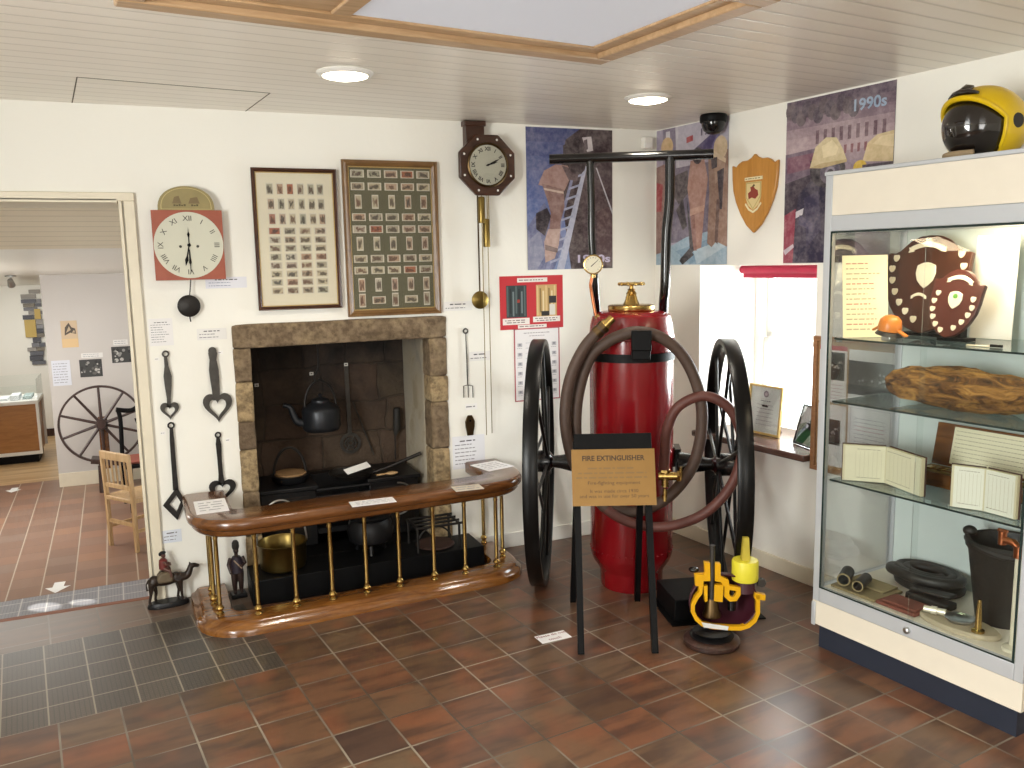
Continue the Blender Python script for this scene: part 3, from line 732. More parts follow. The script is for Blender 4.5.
mb = MB(); mb.prism(shaft(o, [(171.3, 428, 3), (172, 440, 4), (173.4, 460, 4.2), (174.6, 475, 4.4), (175.8, 490, 5)]), -.004, .004); ringloop(mb, o, 171, 425.5, .013); mb.build('handle', 'iron', t)
dm = [K(q, o) for q in ((176.8, 487), (185.5, 500.5), (177.5, 520), (163, 505.5))]; cx_, cz_ = sum(q[0] for q in dm) / 4, sum(q[1] for q in dm) / 4
MB().ring(dm, [(cx_ + (x - cx_) * .5, cz_ + (z - cz_) * .5) for x, z in dm], -.004, .004).build('blade', 'iron', t)
t, o = tool('bannock_spade', 'hanging iron bannock spade with horseshoe-shaped blade beside the stone jamb', (218, 436), None)
mb = MB(); mb.prism(shaft(o, [(218, 438, 3), (218.5, 444, 5), (219.6, 460, 4), (220.8, 474, 4.2), (221.6, 484, 6)]), -.004, .004); ringloop(mb, o, 218, 435, .012); mb.build('handle', 'iron', t)
x, z = K((222, 480), o); ou = heart(x, z, .128, .115); MB().ring(ou, heart(x, z - .022, .072, .07), -.004, .004).build('blade', 'iron', t)

# ---- toasting fork and small iron plate right of the fireplace
t, o = tool('toasting_fork', 'long thin iron toasting fork with three prongs right of the fireplace', (465.5, 331), None)
mb = MB(); q = [K(p, o) for p in ((465.6, 334), (466.4, 350), (467.2, 370), (467.6, 385))]; mb.tube([(x, 0, z) for x, z in q], [.003, .0035, .0045, .003], 8)
ringloop(mb, o, 465.5, 331, .012); mb.build('handle', 'iron_grey', t)
for dx in (-4.4, 0.2, 4.8):
    q = [K(p, o) for p in ((467.8, 385), (467.9 + dx, 386), (468.2 + dx, 397.5))]; MB().tube([(x, 0, z) for x, z in q], .0026, 6).build('prong', 'iron_grey', t)
p = onback(470, 425, .008); mb = MB()
w_ = [(-.012, .055), (.012, .055), (.02, .04), (.028, .02), (.026, -.01), (.02, -.04), (.018, -.058), (-.018, -.058), (-.02, -.04), (-.026, -.01), (-.028, .02), (-.02, .04)]
t = thing('iron_plate', 'small dark waisted iron plate hanging below the toasting fork', 'iron plate', (p.x, -.008, p.z))
MB().prism(w_, -.006, .005).build('plate', 'bronze', t, bevel=.003); MB().prism(circ(0, .025, .006, 12), -.0066, -.0061).build('eyelet', 'black', t)

# ---- sheets and labels fixed to the back wall
notice('wall_notice', 'white typed notice sheet between the doorway and the painted clock weight', 'notice', 148, 319, 174, 345, lines=9, seed=1, c='e9e7e6')
notice('caption_label', 'white caption strip beside the lower corner of the painted clock dial', 'label', 205, 277.5, 247, 287.5, lines=3, seed=2, c='e2e3ea', ink='8b93ad')
notice('caption_label', 'small caption label above the thick heart spade', 'label', 196.5, 329, 227, 339, lines=3, seed=3, c='e6e4e0')
notice('caption_label', 'caption strip between the olive card frame and the brass pendulum', 'label', 443, 302, 472, 310, lines=2, seed=4, c='e9e7e4')
notice('caption_label', 'caption strip to the right of the toasting fork handle', 'label', 468.5, 352, 490, 360, lines=2, seed=5, c='e6e4e0')
notice('caption_label', 'tiny caption strip between toasting fork prongs and iron plate', 'label', 465, 404, 477, 409, lines=1, seed=6, heading=False)
notice('wall_notice', 'white typed notice sheet behind the right end of the fender rail', 'notice', 452, 437, 485, 466, lines=7, seed=7, c='e6e6ea')
notice('caption_label', 'pale caption label low on the wall above the camel figure', 'label', 162, 531, 182, 541, lines=3, seed=9, c='dadfe8')
for i, (x, y, s) in enumerate(((157, 359, 'short heart spade'), (220.5, 352.5, 'thick heart spade'), (163, 433, 'diamond spade'), (228, 440, 'horseshoe spade'))):
    notice('number_label', 'tiny white number label beside the ' + s, 'label', x - 2.6, y - 1.4, x + 2.6, y + 1.4, lines=1, heading=False, seed=20 + i, group='number labels beside the iron spades')

# red board with two photographs
def redpic(mb, w, h):
    y = -.0014
    mb.col('c02a32').rect(-w, -h, w, h, -.0011)
    for x0, x1, cs in ((-.8, -.16, ('2e3a3c', '52605f', '1f2526', '6f7c7d')), (.14, .8, ('c5a36a', 'd8bd88', '8e7444', 'e0cfa4'))):
        mb.col(cs[0]).rect(x0 * w, -.55 * h, x1 * w, .65 * h, y)
        for k in range(7):
            a = x0 + (x1 - x0) * (k + .2) / 7.2; mb.col(cs[1 + k % 3]).rect(a * w, (-.5 + .1 * (k % 2)) * h, (a + .05) * w, (.62 - .1 * (k % 3)) * h, y - .0003)
    mb.col('2a2624').rect(.55 * w, -.05 * h, .78 * w, .22 * h, y - .0006).rect(.3 * w, -.53 * h, .55 * w, -.35 * h, y - .0006).col('d9d5cc').rect(.56 * w, -.5 * h, .74 * w, -.1 * h, y - .0007).col('a33a2c').rect(-.46 * w, -.0 * h, -.38 * w, .12 * h, y - .0006)
    mb.col('e9e2dc').rect(-.45 * w, .76 * h, .5 * w, .92 * h, y).rect(-.92 * w, -.82 * h, -.08 * w, -.58 * h, y).rect(.03 * w, -.76 * h, .9 * w, -.55 * h, y).rect(-.45 * w, -.97 * h, .46 * w, -.84 * h, y)
    for i, (a, b, z) in enumerate(((-.4, .45, .84), (-.85, -.15, -.66), (-.8, -.2, -.74), (.1, .85, -.62), (.15, .8, -.7), (-.4, .4, -.9))): words(mb, a * w, b * w, z * h, .05 * h, y - .0004, '7b6a68', .95, 40 + i)
notice('photo_board', 'red board with two photographs and captions on the back wall', 'notice board', 499, 276.5, 563, 327, lines=0, picture=redpic)
def whitepic(mb, w, h):
    y = -.0013
    mb.col('b3545c').rect(-w, -h, -w * .95, h, y).rect(w * .95, -h, w, h, y).rect(-w, h * .97, w, h, y).rect(-w, -h, w, -h * .97, y)
    words(mb, -.6 * w, .6 * w, .87 * h, .025 * h, y, '8c7f88', .95, 60, 'C'); words(mb, -.35 * w, .35 * w, .79 * h, .02 * h, y, '8c7f88', .95, 61, 'C')
    for s in (-1, 1):
        for k in range(6):
            z = (.55 - k * .26) * h; mb.col('b9b7bb').rect(s * .75 * w - .1 * w, z - .05 * h, s * .75 * w + .1 * w, z + .05 * h, y); mb.col('8d8b93').prism(circ(s * .75 * w, z + .01 * h, .05 * w, 8), y - .0003, y); words(mb, s * .75 * w - .12 * w, s * .75 * w + .12 * w, z - .09 * h, .015 * h, y, '77757c', .9, 62 + k)
    for k in range(9): words(mb, -.5 * w, .5 * w, (.6 - k * .14) * h, .018 * h, y, 'b0aeb4', .95, 80 + k)
notice('wall_poster', 'white information poster with thin red border behind the left cart wheel', 'poster', 513.5, 329, 560, 398, lines=0, picture=whitepic, c='e9e6e6')
# white sensor box high by the corner
a = onback(647.5, 143, .03); t = thing('motion_sensor', 'small white sensor box high on the back wall beside the corner', 'sensor', (a.x, -.002, a.z))
MB().box(-.03, -.045, -.034, .03, 0, .034).build('housing', 'white_paint', t, bevel=.008); MB().box(-.022, -.05, -.03, .022, -.0455, .0).build('lens', 'paper', t, bevel=.004)

# ---- large photographs of fire crews
def poster(label, wall, x0, x1, z0, z1, draw):
    w, h = x1 - x0, z1 - z0
    mb = MB().col('777777').box(0, -.001, 0, w, 0, h); L = [0]
    def poly(c, *pts):
        L[0] += 1; mb.col(c).flat([(u * w, (1 - v) * h) for u, v in pts], -.0011 - L[0] * .00004)
    def tx(s, u, v, size, c, fit=None):
        mb.col(c).text(s, size, u * w, (1 - v) * h, -.0042, .0003, fit=fit, bold=.0016)
    draw(poly, tx)
    loc = Vector((x0, -.002, z0)) if wall == 'back' else rloc(x0, -.002, z0)
    o = mb.build('photo_poster', 'gloss_print', loc=loc, rotz=0 if wall == 'back' else RW, smooth=0)
    return tag(o, label, 'poster')
def grad(poly, cs, v0=0.0, v1=1.0, u0=0.0, u1=1.0):
    n = len(cs)
    for i, c in enumerate(cs): a, b = v0 + (v1 - v0) * i / n, v0 + (v1 - v0) * (i + 1) / n; poly(c, (u0, a), (u1, a), (u1, b), (u0, b))
def blob(poly, c, u, v, ru, rv, n=14): poly(c, *[(u + ru * math.cos(2 * PI * k / n), v + rv * math.sin(2 * PI * k / n)) for k in range(n)])
def p1(poly, tx):
    grad(poly, ['404c80', '47558a', '4e5d92', '55659a', '5c6ca2', '6375aa', '6a7cb0', '7284b6', '7a8cba', '8394bd'])
    poly('3a2a30', (.45, .08), (.62, .0), (1, .0), (1, 1), (.5, 1), (.42, .6), (.4, .25))
    poly('45333a', (.6, .3), (1, .2), (1, .75), (.65, .8)); poly('2d2026', (.42, .12), (.6, .05), (.7, .2), (.55, .3), (.42, .25)); poly('5a4448', (.82, .58), (1, .54), (1, .98), (.8, .98))
    poly('6a7196', (0, .7), (.2, .52), (.42, .8), (.3, 1), (0, 1)); poly('8b8fa8', (0, .8), (.14, .72), (.2, .9), (.1, 1), (0, 1))
    # ladder
    poly('b9bdd2', (.66, .26), (.70, .26), (.42, 1), (.33, 1)); poly('7f86ab', (.53, .3), (.56, .3), (.25, 1), (.2, 1))
    for k in range(9): v = .34 + k * .075; a = .64 - k * .033; poly('a7adc8', (a - .12, v), (a + .02, v - .03), (a + .02, v - .015), (a - .12, v + .017))
    poly('c9c9d2', (.8, .27), (.815, .27), (1, .58), (1, .61))
    # the climbing figure in a tan suit
    poly('a5837c', (.13, .4), (.2, .3), (.33, .255), (.47, .26), (.52, .32), (.46, .4), (.43, .44), (.2, .41))
    poly('8d6c66', (.17, .39), (.42, .43), (.43, .55), (.38, .66), (.38, .72), (.25, .72), (.27, .6), (.23, .5))
    poly('b89c92', (.24, .71), (.38, .71), (.36, .82), (.31, .92), (.2, .95), (.19, .8)); poly('76625f', (.2, .82), (.35, .85), (.34, .88), (.2, .86))
    poly('2e2730', (.1, .6), (.23, .56), (.27, .62), (.2, .76), (.1, .71)); poly('5c484c', (.4, .26), (.6, .3), (.58, .37), (.48, .36)); blob(poly, '3f3135', .58, .26, .1, .06)
    poly('cdb8a8', (.19, .42), (.42, .445), (.42, .46), (.2, .435)); poly('d0c9cb', (.64, .06), (.75, .05), (.77, .15), (.7, .16)); poly('4b3c44', (.66, .08), (.7, .07), (.71, .14), (.68, .15))
    tx('1990s', .76, .93, .06, 'c9c0dc', .21)
poster('tall colour photograph of a firefighter climbing a ladder against a blue sky', 'back', -.828, -.291, 1.576, 2.35, p1)
def p2(poly, tx):
    poly('a9a0b6', (0, 0), (1, 0), (1, 1), (0, 1)); poly('bcb6c4', (.3, 0), (1, 0), (1, .25), (.3, .3)); poly('82788f', (.1, 0), (.3, 0), (.32, .4), (.1, .45)); poly('d8d4da', (.14, .02), (.2, .02), (.22, .3), (.16, .32)); poly('c9c4cc', (.28, .0), (.32, 0), (.34, .35), (.3, .36))
    poly('6d6479', (.0, .3), (1, .28), (1, .8), (0, .85)); poly('b04448', (.44, .09), (.53, .08), (.53, .12), (.44, .13))
    poly('4d426e', (.5, .2), (.9, .05), (.78, .2)); poly('7e76a0', (.5, .2), (.78, .2), (.8, .16), (.9, .06), (.86, .22))
    poly('9bb6c8', (0, .92), (.45, .8), (1, .74), (1, 1), (0, 1)); poly('7d9db4', (.3, .9), (1, .78), (1, .84), (.5, 1)); poly('b7cbd6', (.55, .9), (1, .82), (1, .87), (.6, 1))
    # left figure
    poly('8d6a62', (.0, .27), (.14, .25), (.17, .45), (.12, .9), (0, .92)); poly('a23c40', (0, .38), (.1, .4), (.08, .6), (0, .6)); blob(poly, 'd5b483', .16, .13, .09, .07); poly('3a2f35', (.26, .35), (.46, .32), (.48, .48), (.34, .56), (.27, .5)); poly('2f272c', (.3, .6), (.4, .52), (.46, .72), (.4, .75))
    # two tan suited figures
    poly('ab8172', (.5, .26), (.68, .24), (.74, .4), (.7, .6), (.66, .88), (.56, .9), (.5, .6), (.46, .45)); poly('8e6358', (.5, .62), (.56, .6), (.6, .9), (.55, .9)); poly('c29a86', (.5, .6), (.7, .58), (.69, .62), (.5, .65))
    poly('9a7a68', (.74, .24), (1, .22), (1, .88), (.86, .84), (.8, .88), (.74, .85), (.76, .5)); poly('b39580', (.8, .22), (.97, .24), (.95, .4), (.84, .44)); poly('3a3038', (.86, .36), (.95, .34), (.93, .62), (.9, .62)); poly('6d544c', (.86, .55), (.9, .55), (.88, .86), (.84, .84))
    poly('2e2a30', (.45, .5), (.56, .9), (.42, .97), (.36, .96), (.5, .88)); poly('1f1c22', (.35, .97), (.52, .9), (.56, .93), (.4, 1))
    blob(poly, 'dcc4a0', .9, .2, .09, .08); poly('e6d2b4', (.8, .21), (.97, .28), (.97, .31), (.8, .25)); poly('453b42', (.78, .27), (.86, .26), (.86, .33), (.79, .34)); blob(poly, '3a3036', .6, .23, .07, .06)
    tx('1990s', .77, .075, .05, '4b4660', .16)
poster('colour photograph of tan suited firefighters with a blue tarpaulin beside the room corner', 'right', .012, .592, 1.588, 2.355, p2)
def p3(poly, tx):
    poly('978594', (0, 0), (1, 0), (1, 1), (0, 1)); grad(poly, ['57485a', '6d5b6a', '87727f', 'a18c94', 'ad979e', 'b29ca2', '9c8790'], 0, .4)
    for k in range(12): blob(poly, '4c4150' if k % 2 else '5d5058', .04 + k * .055, .06 + .05 * ((k * 7) % 3) / 2, .05, .05)
    for k in range(9): u = .3 + k * .075; poly('6b4f5c', (u, .2), (u + .03, .2), (u + .03, .28), (u, .28))
    for k in range(5): u = .57 + k * .06; poly('7d3f4c', (u, .31), (u + .025, .31), (u + .02, .36), (u, .36))
    poly('6f5d70', (0, .32), (.4, .3), (.42, 1), (0, 1)); poly('3b3040', (0, .5), (.25, .46), (.4, .6), (.4, 1), (0, 1)); poly('7e5064', (.02, .34), (.3, .33), (.3, .42), (.02, .44)); poly('94344c', (0, .7), (.12, .66), (.1, 1), (0, 1)); poly('c9bcc6', (0, .92), (.1, .88), (.11, .9), (.02, .95))
    # fire fighter with breathing mask
    poly('2f2a44', (.14, .58), (.26, .5), (.42, .52), (.62, .56), (.7, .8), (.7, 1), (.1, 1)); poly('3b3654', (.2, .6), (.34, .56), (.38, .8), (.24, .9)); poly('d9d6dc', (.12, .68), (.2, .66), (.19, .7), (.12, .72)); poly('4c4664', (.16, .7), (.3, .76), (.28, .8), (.15, .76))
    blob(poly, '241f2a', .42, .44, .17, .11); blob(poly, '5b5364', .45, .46, .1, .07); blob(poly, '8f8796', .45, .46, .05, .035); blob(poly, '2a2430', .45, .46, .03, .02); poly('2a2632', (.25, .38), (.33, .37), (.33, .45), (.28, .44))
    poly('d8c79b', (.25, .42), (.3, .3), (.4, .25), (.5, .26), (.56, .33), (.6, .4), (.48, .4), (.36, .41)); poly('ecdcb2', (.36, .3), (.46, .27), (.52, .32), (.5, .36), (.38, .37)); poly('bfa878', (.25, .42), (.36, .4), (.6, .395), (.6, .41), (.36, .43))
    # second helmet
    poly('d6c092', (.74, .42), (.78, .32), (.86, .28), (1, .27), (1, .44)); poly('e6d2a6', (.82, .33), (.9, .29), (1, .29), (1, .36)); blob(poly, 'd3b03a', .72, .45, .06, .04); poly('473c4a', (.74, .44), (1, .44), (1, .7), (.76, .66))
    tx('1990s', .78, .1, .07, '9db4cc', .165)
poster('colour photograph of a firefighter in a cream helmet and breathing mask above the display case', 'right', .98, 1.572, 1.59, 2.353, p3)

# ---- oak shield plaque on the right wall
s0 = onright(755, 193, .01); t = thing('shield_plaque', 'golden oak shield plaque with a small painted crest on the right wall', 'plaque', rloc(s0[0], -.002, s0[1]), RW)
def sh(k, dx=0): return [(x * k, z * k) for x, z in ((0, .195), (.02, .178), (.05, .166), (.085, .166), (.11, .155), (.128, .138), (.155, .15), (.152, .08), (.145, .02), (.125, -.04), (.09, -.105), (.05, -.16), (.0, -.2), (-.05, -.16), (-.09, -.105), (-.125, -.04), (-.145, .02), (-.152, .08), (-.155, .15), (-.128, .138), (-.11, .155), (-.085, .166), (-.05, .166), (-.02, .178))]
MB().prism(sh(1), -.018, 0).build('board', 'oak_shield', t, bevel=.005)
mb = MB().col('d9c690').prism([(-.052, .055), (.052, .055), (.052, -.02), (.035, -.06), (0, -.085), (-.035, -.06), (-.052, -.02)], -.0205, -.0182).col('e6dcb6').box(-.06, -.021, .064, .06, -.0182, .08)
mb.col('b9a467').ring([(-.05, .053), (.05, .053), (.05, -.02), (0, -.082), (-.05, -.02)], [(-.045, .048), (.045, .048), (.045, -.018), (0, -.076), (-.045, -.018)], -.0212, -.0206)
mb.col('8d3a2c').prism([(-.035, .0), (-.015, .012), (-.02, .03), (.0, .035), (.012, .02), (.03, .012), (.035, -.012), (.015, -.03), (-.01, -.022), (-.03, -.03)], -.0214, -.0206).col('6b5a3c').prism([(-.012, .03), (.004, .045), (.012, .035), (0, .03)], -.0215, -.0206)
mb.col('e6dcb6').prism([(-.055, -.055), (-.03, -.085), (0, -.1), (.03, -.085), (.055, -.055), (.05, -.048), (.028, -.075), (0, -.09), (-.028, -.075), (-.05, -.048)], -.0218, -.0183)
words(mb, -.054, .054, .072, .006, -.0214, '8a7a52', .95, 4); mb.build('crest', 'print', t, smooth=0, label='small painted crest')

# ---- smoked dome camera at the corner of the ceiling
d = hit(709, 114, (0, 0, 1), CEIL); t = thing('dome_camera', 'smoked black dome camera under the ceiling near the corner', 'camera', (-.004, -.56, CEIL - .001))
MB().lathe([(.0, 0), (.066, 0), (.07, -.008), (.07, -.035), (.066, -.04), (.0, -.04)], 28).build('collar', 'black', t)
MB().lathe([(.061, -.0405), (.06, -.055), (.05, -.08), (.03, -.096), (.0, -.102)], 28).build('dome', 'dome', t)

# ---- ceiling downlights
for (px_, py_, lab) in ((345, 72, 'round downlight in the ceiling left of the roof light frame corner, above the card frames'), (648, 97, 'round downlight in the ceiling near the room corner above the cart handle')):
    p = hit(px_, py_, (0, 0, 1), CEIL); t = thing('downlight', lab, 'ceiling light', (p.x, p.y, CEIL - .0005), group='round ceiling downlights')
    MB().lathe([(.082, -.0), (.108, -.0), (.11, -.004), (.1, -.014), (.088, -.016), (.082, -.01)], 36, cap=False).build('rim', 'white_paint', t)
    MB().lathe([(.0, -.03), (.04, -.028), (.075, -.02), (.0865, -.0165), (.0815, -.003), (.0, -.002)], 32).build('diffuser', 'lamp', t)
# ------------------------------------------------------------------ fireplace
fp = thing('fireplace', 'open stone fireplace with sandstone lintel and soot-black recess', 'fireplace', (-1.867, 0, 0))
FX = -1.867; Lx0, Lx1, Rx0, Rx1 = -2.418 - FX, -2.335 - FX, -1.417 - FX, -1.317 - FX; ZT = 1.228; FD = .52
def rough_block(x0, y0, z0, x1, y1, z1, seed, amp=.010, name='jamb_stone', m='stone'):
    import bmesh
    bm = bmesh.new(); bmesh.ops.create_cube(bm, size=1); bmesh.ops.subdivide_edges(bm, edges=bm.edges[:], cuts=8, use_grid_fill=True)
    from mathutils import noise as nz
    for v in bm.verts:
        c = Vector((x0 + (v.co.x + .5) * (x1 - x0), y0 + (v.co.y + .5) * (y1 - y0), z0 + (v.co.z + .5) * (z1 - z0)))
        k = (nz.noise_vector(c * 14 + Vector((seed, 0, 0))) + nz.noise_vector(c * 40 + Vector((seed, 5, 0))) * .5) * amp; k.x *= .7; k.z *= .7
        e = max(abs(v.co.x), abs(v.co.z)) > .45
        v.co = c + k * (1 if not e else .6) + (Vector((0, .004, 0)) if e and v.co.y < -.4 else Vector((0, 0, 0)))
    me = bpy.data.meshes.new(name); bm.to_mesh(me); bm.free(); me.materials.append(M[m])
    for p in me.polygons: p.use_smooth = True
    o = bpy.data.objects.new(name, me); COL.objects.link(o); o.parent = fp; q = o.modifiers.new('u', 'SUBSURF'); q.levels = q.render_levels = 1
    return o
rough_block(Lx0, -.022, ZT, Rx1, .12, 1.345, 3, .009, 'lintel', 'stone')
for i, (za, zb, m) in enumerate(((0, .27, 'stone_pale'), (.27, .5, 'stone'), (.5, .72, 'stone_pale'), (.72, .86, 'stone_dark'), (.86, 1.06, 'stone_pale'), (1.06, ZT, 'stone'))):
    rough_block(Lx0, -.016, za, Lx1, .12, zb - .001, 10 + i, .009, 'jamb_stone', m)
for i, (za, zb, m) in enumerate(((0, .3, 'stone_pale'), (.3, .62, 'stone_pale'), (.62, .88, 'stone'), (.88, 1.02, 'stone_pale'), (1.02, ZT, 'stone'))):
    rough_block(Rx0, -.016, za, Rx1, .12, zb - .001, 30 + i, .009, 'jamb_stone', m)
MB().box(Lx0 - .1, FD, 0, Rx1 + .1, FD + .08, 1.6).build('recess_back', 'soot', fp)
MB().box(Lx0 + .004, .125, 0, Lx1, FD, 1.34).build('recess_side', 'soot', fp)
rough_block(Rx0 - .004, .11, 0, Rx1, FD, 1.34, 55, .016, 'recess_side', 'soot_pale')['label'] = 'paler limewashed side of the recess'
MB().box(Lx1, .125, 1.34, Rx0, FD, 1.42).build('recess_top', 'soot', fp)
MB().box(Lx0 - .005, -.27, 0, Rx1 + .09, -.024, .125).box(Lx1 + .012, -.0239, 0, Rx0 - .012, FD, .125).build('hearth_slab', 'black', fp, bevel=.004)
FPY = lambda px, py, y: hit(px, py, (0, 1, 0), y)     # point of the recess on the plane at depth y
# black kitchen range
r = thing('kitchen_range', 'low black cast iron kitchen range standing in the fireplace recess', 'range', (-1.86, .14, .126))
MB().box(-.46, .0, .0, -.17, .33, .31).build('hob', 'cast', r, bevel=.006, label='left hob box'); MB().box(.12, .0, .0, .40, .33, .31).build('hob', 'cast', r, bevel=.006, label='right hob box')
MB().box(-.462, -.015, .311, -.16, .34, .332).build('top_plate', 'cast', r, bevel=.004); MB().box(.11, -.015, .311, .41, .34, .332).build('top_plate', 'cast', r, bevel=.004)
for z in (.13, .175, .22, .265, .305): MB().cyl((-.168, -.01, z), (.118, -.01, z), .009, seg=8).build('fire_bar', 'cast', r)
MB().box(-.168, .26, .06, .118, .33, .33).build('fire_back', 'cast', r); MB().box(-.168, -.0, .06, .118, .255, .09).build('fire_grate', 'cast', r)
for x in (-.42, .16): MB().box(x, -.006, .05, x + .21, -.001, .28).box(x + .02, -.009, .08, x + .19, -.0055, .25).build('panel', 'iron', r, bevel=.002)
MB().tube([(.27 + .09 * math.cos(a), -.03, .21 + .09 * math.sin(a)) for a in [PI * k / 14 - PI / 2 for k in range(0, 15)]], .005, 8).build('handle', 'steel', r, label='bright curved handle')

# hanging kettle
p = FPY(321, 413, .30); k = thing('kettle', 'grey cast iron kettle hanging in the fireplace with long curved spout', 'kettle', (p.x, .30, p.z - .095))
MB().lathe([(.0, 0), (.09, 0), (.1, .01), (.104, .03), (.104, .11), (.098, .125), (.06, .15), (.052, .155), (.05, .16), (.0, .165)], 32).build('body', 'kettle', k)
MB().lathe([(.05, .161), (.048, .17), (.02, .182), (.008, .185), (.012, .2), (.0, .206)], 24).build('lid', 'kettle', k)
MB().tube(spline([(-.095, 0, .045), (-.13, 0, .06), (-.15, 0, .1), (-.165, 0, .14), (-.2, 0, .155)], 6), [.024 - .0005 * i for i in range(25)], 12).build('spout', 'kettle', k)
MB().tube([(.085 * math.cos(a), 0, .135 + .14 * math.sin(a)) for a in [PI * i / 24 for i in range(25)]], .007, 8).build('handle', 'iron', k)
c = thing('chimney_crook', 'black iron hanging crook that holds the kettle in the fireplace', 'pot hook', (p.x, .30, p.z + .18))
MB().tube(spline([(0, 0, .012), (.0, 0, -.0), (-.02, 0, .0), (-.026, 0, .025), (-.01, 0, .05), (0, 0, .1), (0, 0, .24)], 6), .006, 8).build('hook', 'iron', c)
MB().box(-.014, -.004, .24, .014, .004, 1.338 - p.z - .18).build('bar', 'iron', c)
# skimmer with long handle
p = FPY(350.5, 443, FD - .012); a = FPY(346, 366, FD - .012)
s = thing('skimmer', 'long-handled skimmer with round pierced disc on the back of the fireplace', 'skimmer', (p.x, FD - .012, p.z))
MB().prism([(a.x - p.x - .012, a.z - p.z), (a.x - p.x + .012, a.z - p.z), (.011, .05), (-.011, .05)], -.003, .003).build('handle', 'iron_grey', s)
mb = MB().ring(circ(0, 0, .062, 28), circ(0, 0, .045, 28), -.004, .003)
for q in (.034, .02): mb.ring(circ(0, 0, q, 20), circ(0, 0, q - .007, 20), -.004, .003)
for i in range(6): t_ = i * PI / 3; mb.cyl((.01 * math.cos(t_), 0, .01 * math.sin(t_)), (.05 * math.cos(t_), 0, .05 * math.sin(t_)), .003, seg=6)
mb.build('disc', 'iron_grey', s)
# brush
p = FPY(396.5, 421, FD - .03); b = thing('hearth_brush', 'black-bristled hearth brush with thin handle hanging upside down in the recess', 'brush', (p.x, FD - .03, p.z))
MB().tube([(.004, 0, .08), (.004, 0, .075), (0, 0, -.05), (-.012, 0, -.085)], [.016, .021, .022, .008], 12).build('bristles', 'rubber', b); MB().cyl((-.012, 0, -.08), (-.016, 0, -.23), .004, seg=8).build('handle', 'iron', b)
# poker
a, b_ = FPY(353, 402, FD - .02), FPY(374, 455, FD - .02)
o = MB().tube([a - a, (b_ - a) * .95, (b_ - a)], [.004, .0045, .003], 8).build('poker', 'iron_grey', loc=a); tag(o, 'thin iron poker leaning diagonally between the skimmer and the brush', 'poker')
# pot with arched handle on left hob
z0 = .126 + .3335
p = FPY(290, 470, .27); t = thing('cooking_pot', 'round iron pot with wooden lid and tall arched handle on the left hob', 'pot', (p.x, .27, z0))
MB().lathe([(.0, 0), (.08, 0), (.098, .02), (.1, .035), (.104, .045), (.0, .045)], 28).build('body', 'cast', t)
MB().lathe([(.0, .0455), (.085, .0455), (.085, .055), (.0, .06)], 28).build('lid', plain('scorched_lid_wood', '8a6a45', .7), t)
MB().tube([(.085 * math.cos(a_), 0, .04 + .15 * math.sin(a_)) for a_ in [PI * i / 24 for i in range(25)]], .008, 8).build('handle', 'iron', t)
# girdle pan with long handle on the range, two pale spoons and a card on it
p = FPY(352, 468, .2); t = thing('frying_pan', 'black frying pan on the range with a very long handle pointing right', 'pan', (p.x, .22, z0))
MB().lathe([(.0, 0), (.1, 0), (.125, .03), (.128, .03), (.105, .004), (.0, .004)], 32).build('pan', 'iron', t)
e = FPY(421, 453, .14) - Vector((p.x, .22, z0)); MB().tube([(.11, -.04, .022), (.2, -.06, .05), tuple(e)], [.009, .008, .011], 8).build('handle', 'iron', t)
q = FPY(365, 461, .13)
o = MB().box(-.075, -.022, 0, .075, .022, .002).build('caption_card', 'paper', loc=(p.x + .02, .155, z0 + .062)); o.rotation_euler = (.5, -.12, .35); tag(o, 'slanted white card lying across the frying pan', 'label')
t = thing('wooden_spoon', 'pale oval wooden spoon lying on the right hob', 'spoon', (FPY(395, 459, .16).x - .02, .16, z0)); MB().ball((0, 0, .012), (.035, .02, .01)).build('bowl', 'pale_wood', t); MB().cyl((-.03, 0, .012), (-.09, -.01, .012), .005, seg=8).build('handle', 'pale_wood', t)
# brass jam pan on the hearth
p = onfloor(277, 600, .031); t = thing('jam_pan', 'wide brass jam pan with tall thin bail handle behind the left fender balusters', 'pan', (-2.255, -.135, .126))
MB().lathe([(.0, 0), (.09, 0), (.108, .012), (.113, .035), (.118, .13), (.124, .138), (.119, .14), (.112, .13), (.107, .035), (.0, .016)], 40).build('bowl', 'brass_dark', t)
MB().tube([(.121 * math.cos(a_), 0, .128 + .22 * math.sin(a_)) for a_ in [PI * i / 28 for i in range(29)]], .005, 8).build('handle', 'steel', t)
# black pot, trivet and a flat iron on the hearth
t = thing('cauldron', 'squat black three-legged cauldron on the hearth under the range', 'pot', (-1.80, -.10, .1315))
MB().lathe([(.0, .03), (.06, .035), (.11, .07), (.122, .12), (.11, .165), (.1, .18), (.112, .195), (.1, .195), (.0, .17)], 32).build('body', 'cast', t)
for k in range(3): MB().cyl((.07 * math.cos(k * 2.1 + .3), .07 * math.sin(k * 2.1 + .3), .055), (.085 * math.cos(k * 2.1 + .3), .085 * math.sin(k * 2.1 + .3), 0), .013, .009, 8).build('leg', 'cast', t)
MB().tube([(.112 * math.cos(a_) , -.02, .17 + .06 * math.sin(a_)) for a_ in [PI * i / 20 for i in range(21)]], .005, 8).build('handle', 'iron', t)
t = thing('iron_trivet', 'black iron bar trivet standing behind the right fender balusters', 'trivet', (-1.47, -.135, .126))
for y in (-.09, -.03, .03, .09): MB().cyl((-.12, y, .13), (.14, y, .13), .007, seg=8).build('bar', 'iron', t)
for x, y in ((-.11, -.09), (-.11, .09), (.12, -.09), (.12, .09)): MB().cyl((x, y, .13), (x, y, 0), .007, seg=8).build('leg', 'iron', t)
for x in (-.11, .12): MB().cyl((x, -.09, .13), (x, .09, .13), .007, seg=8).build('side_bar', 'iron', t)
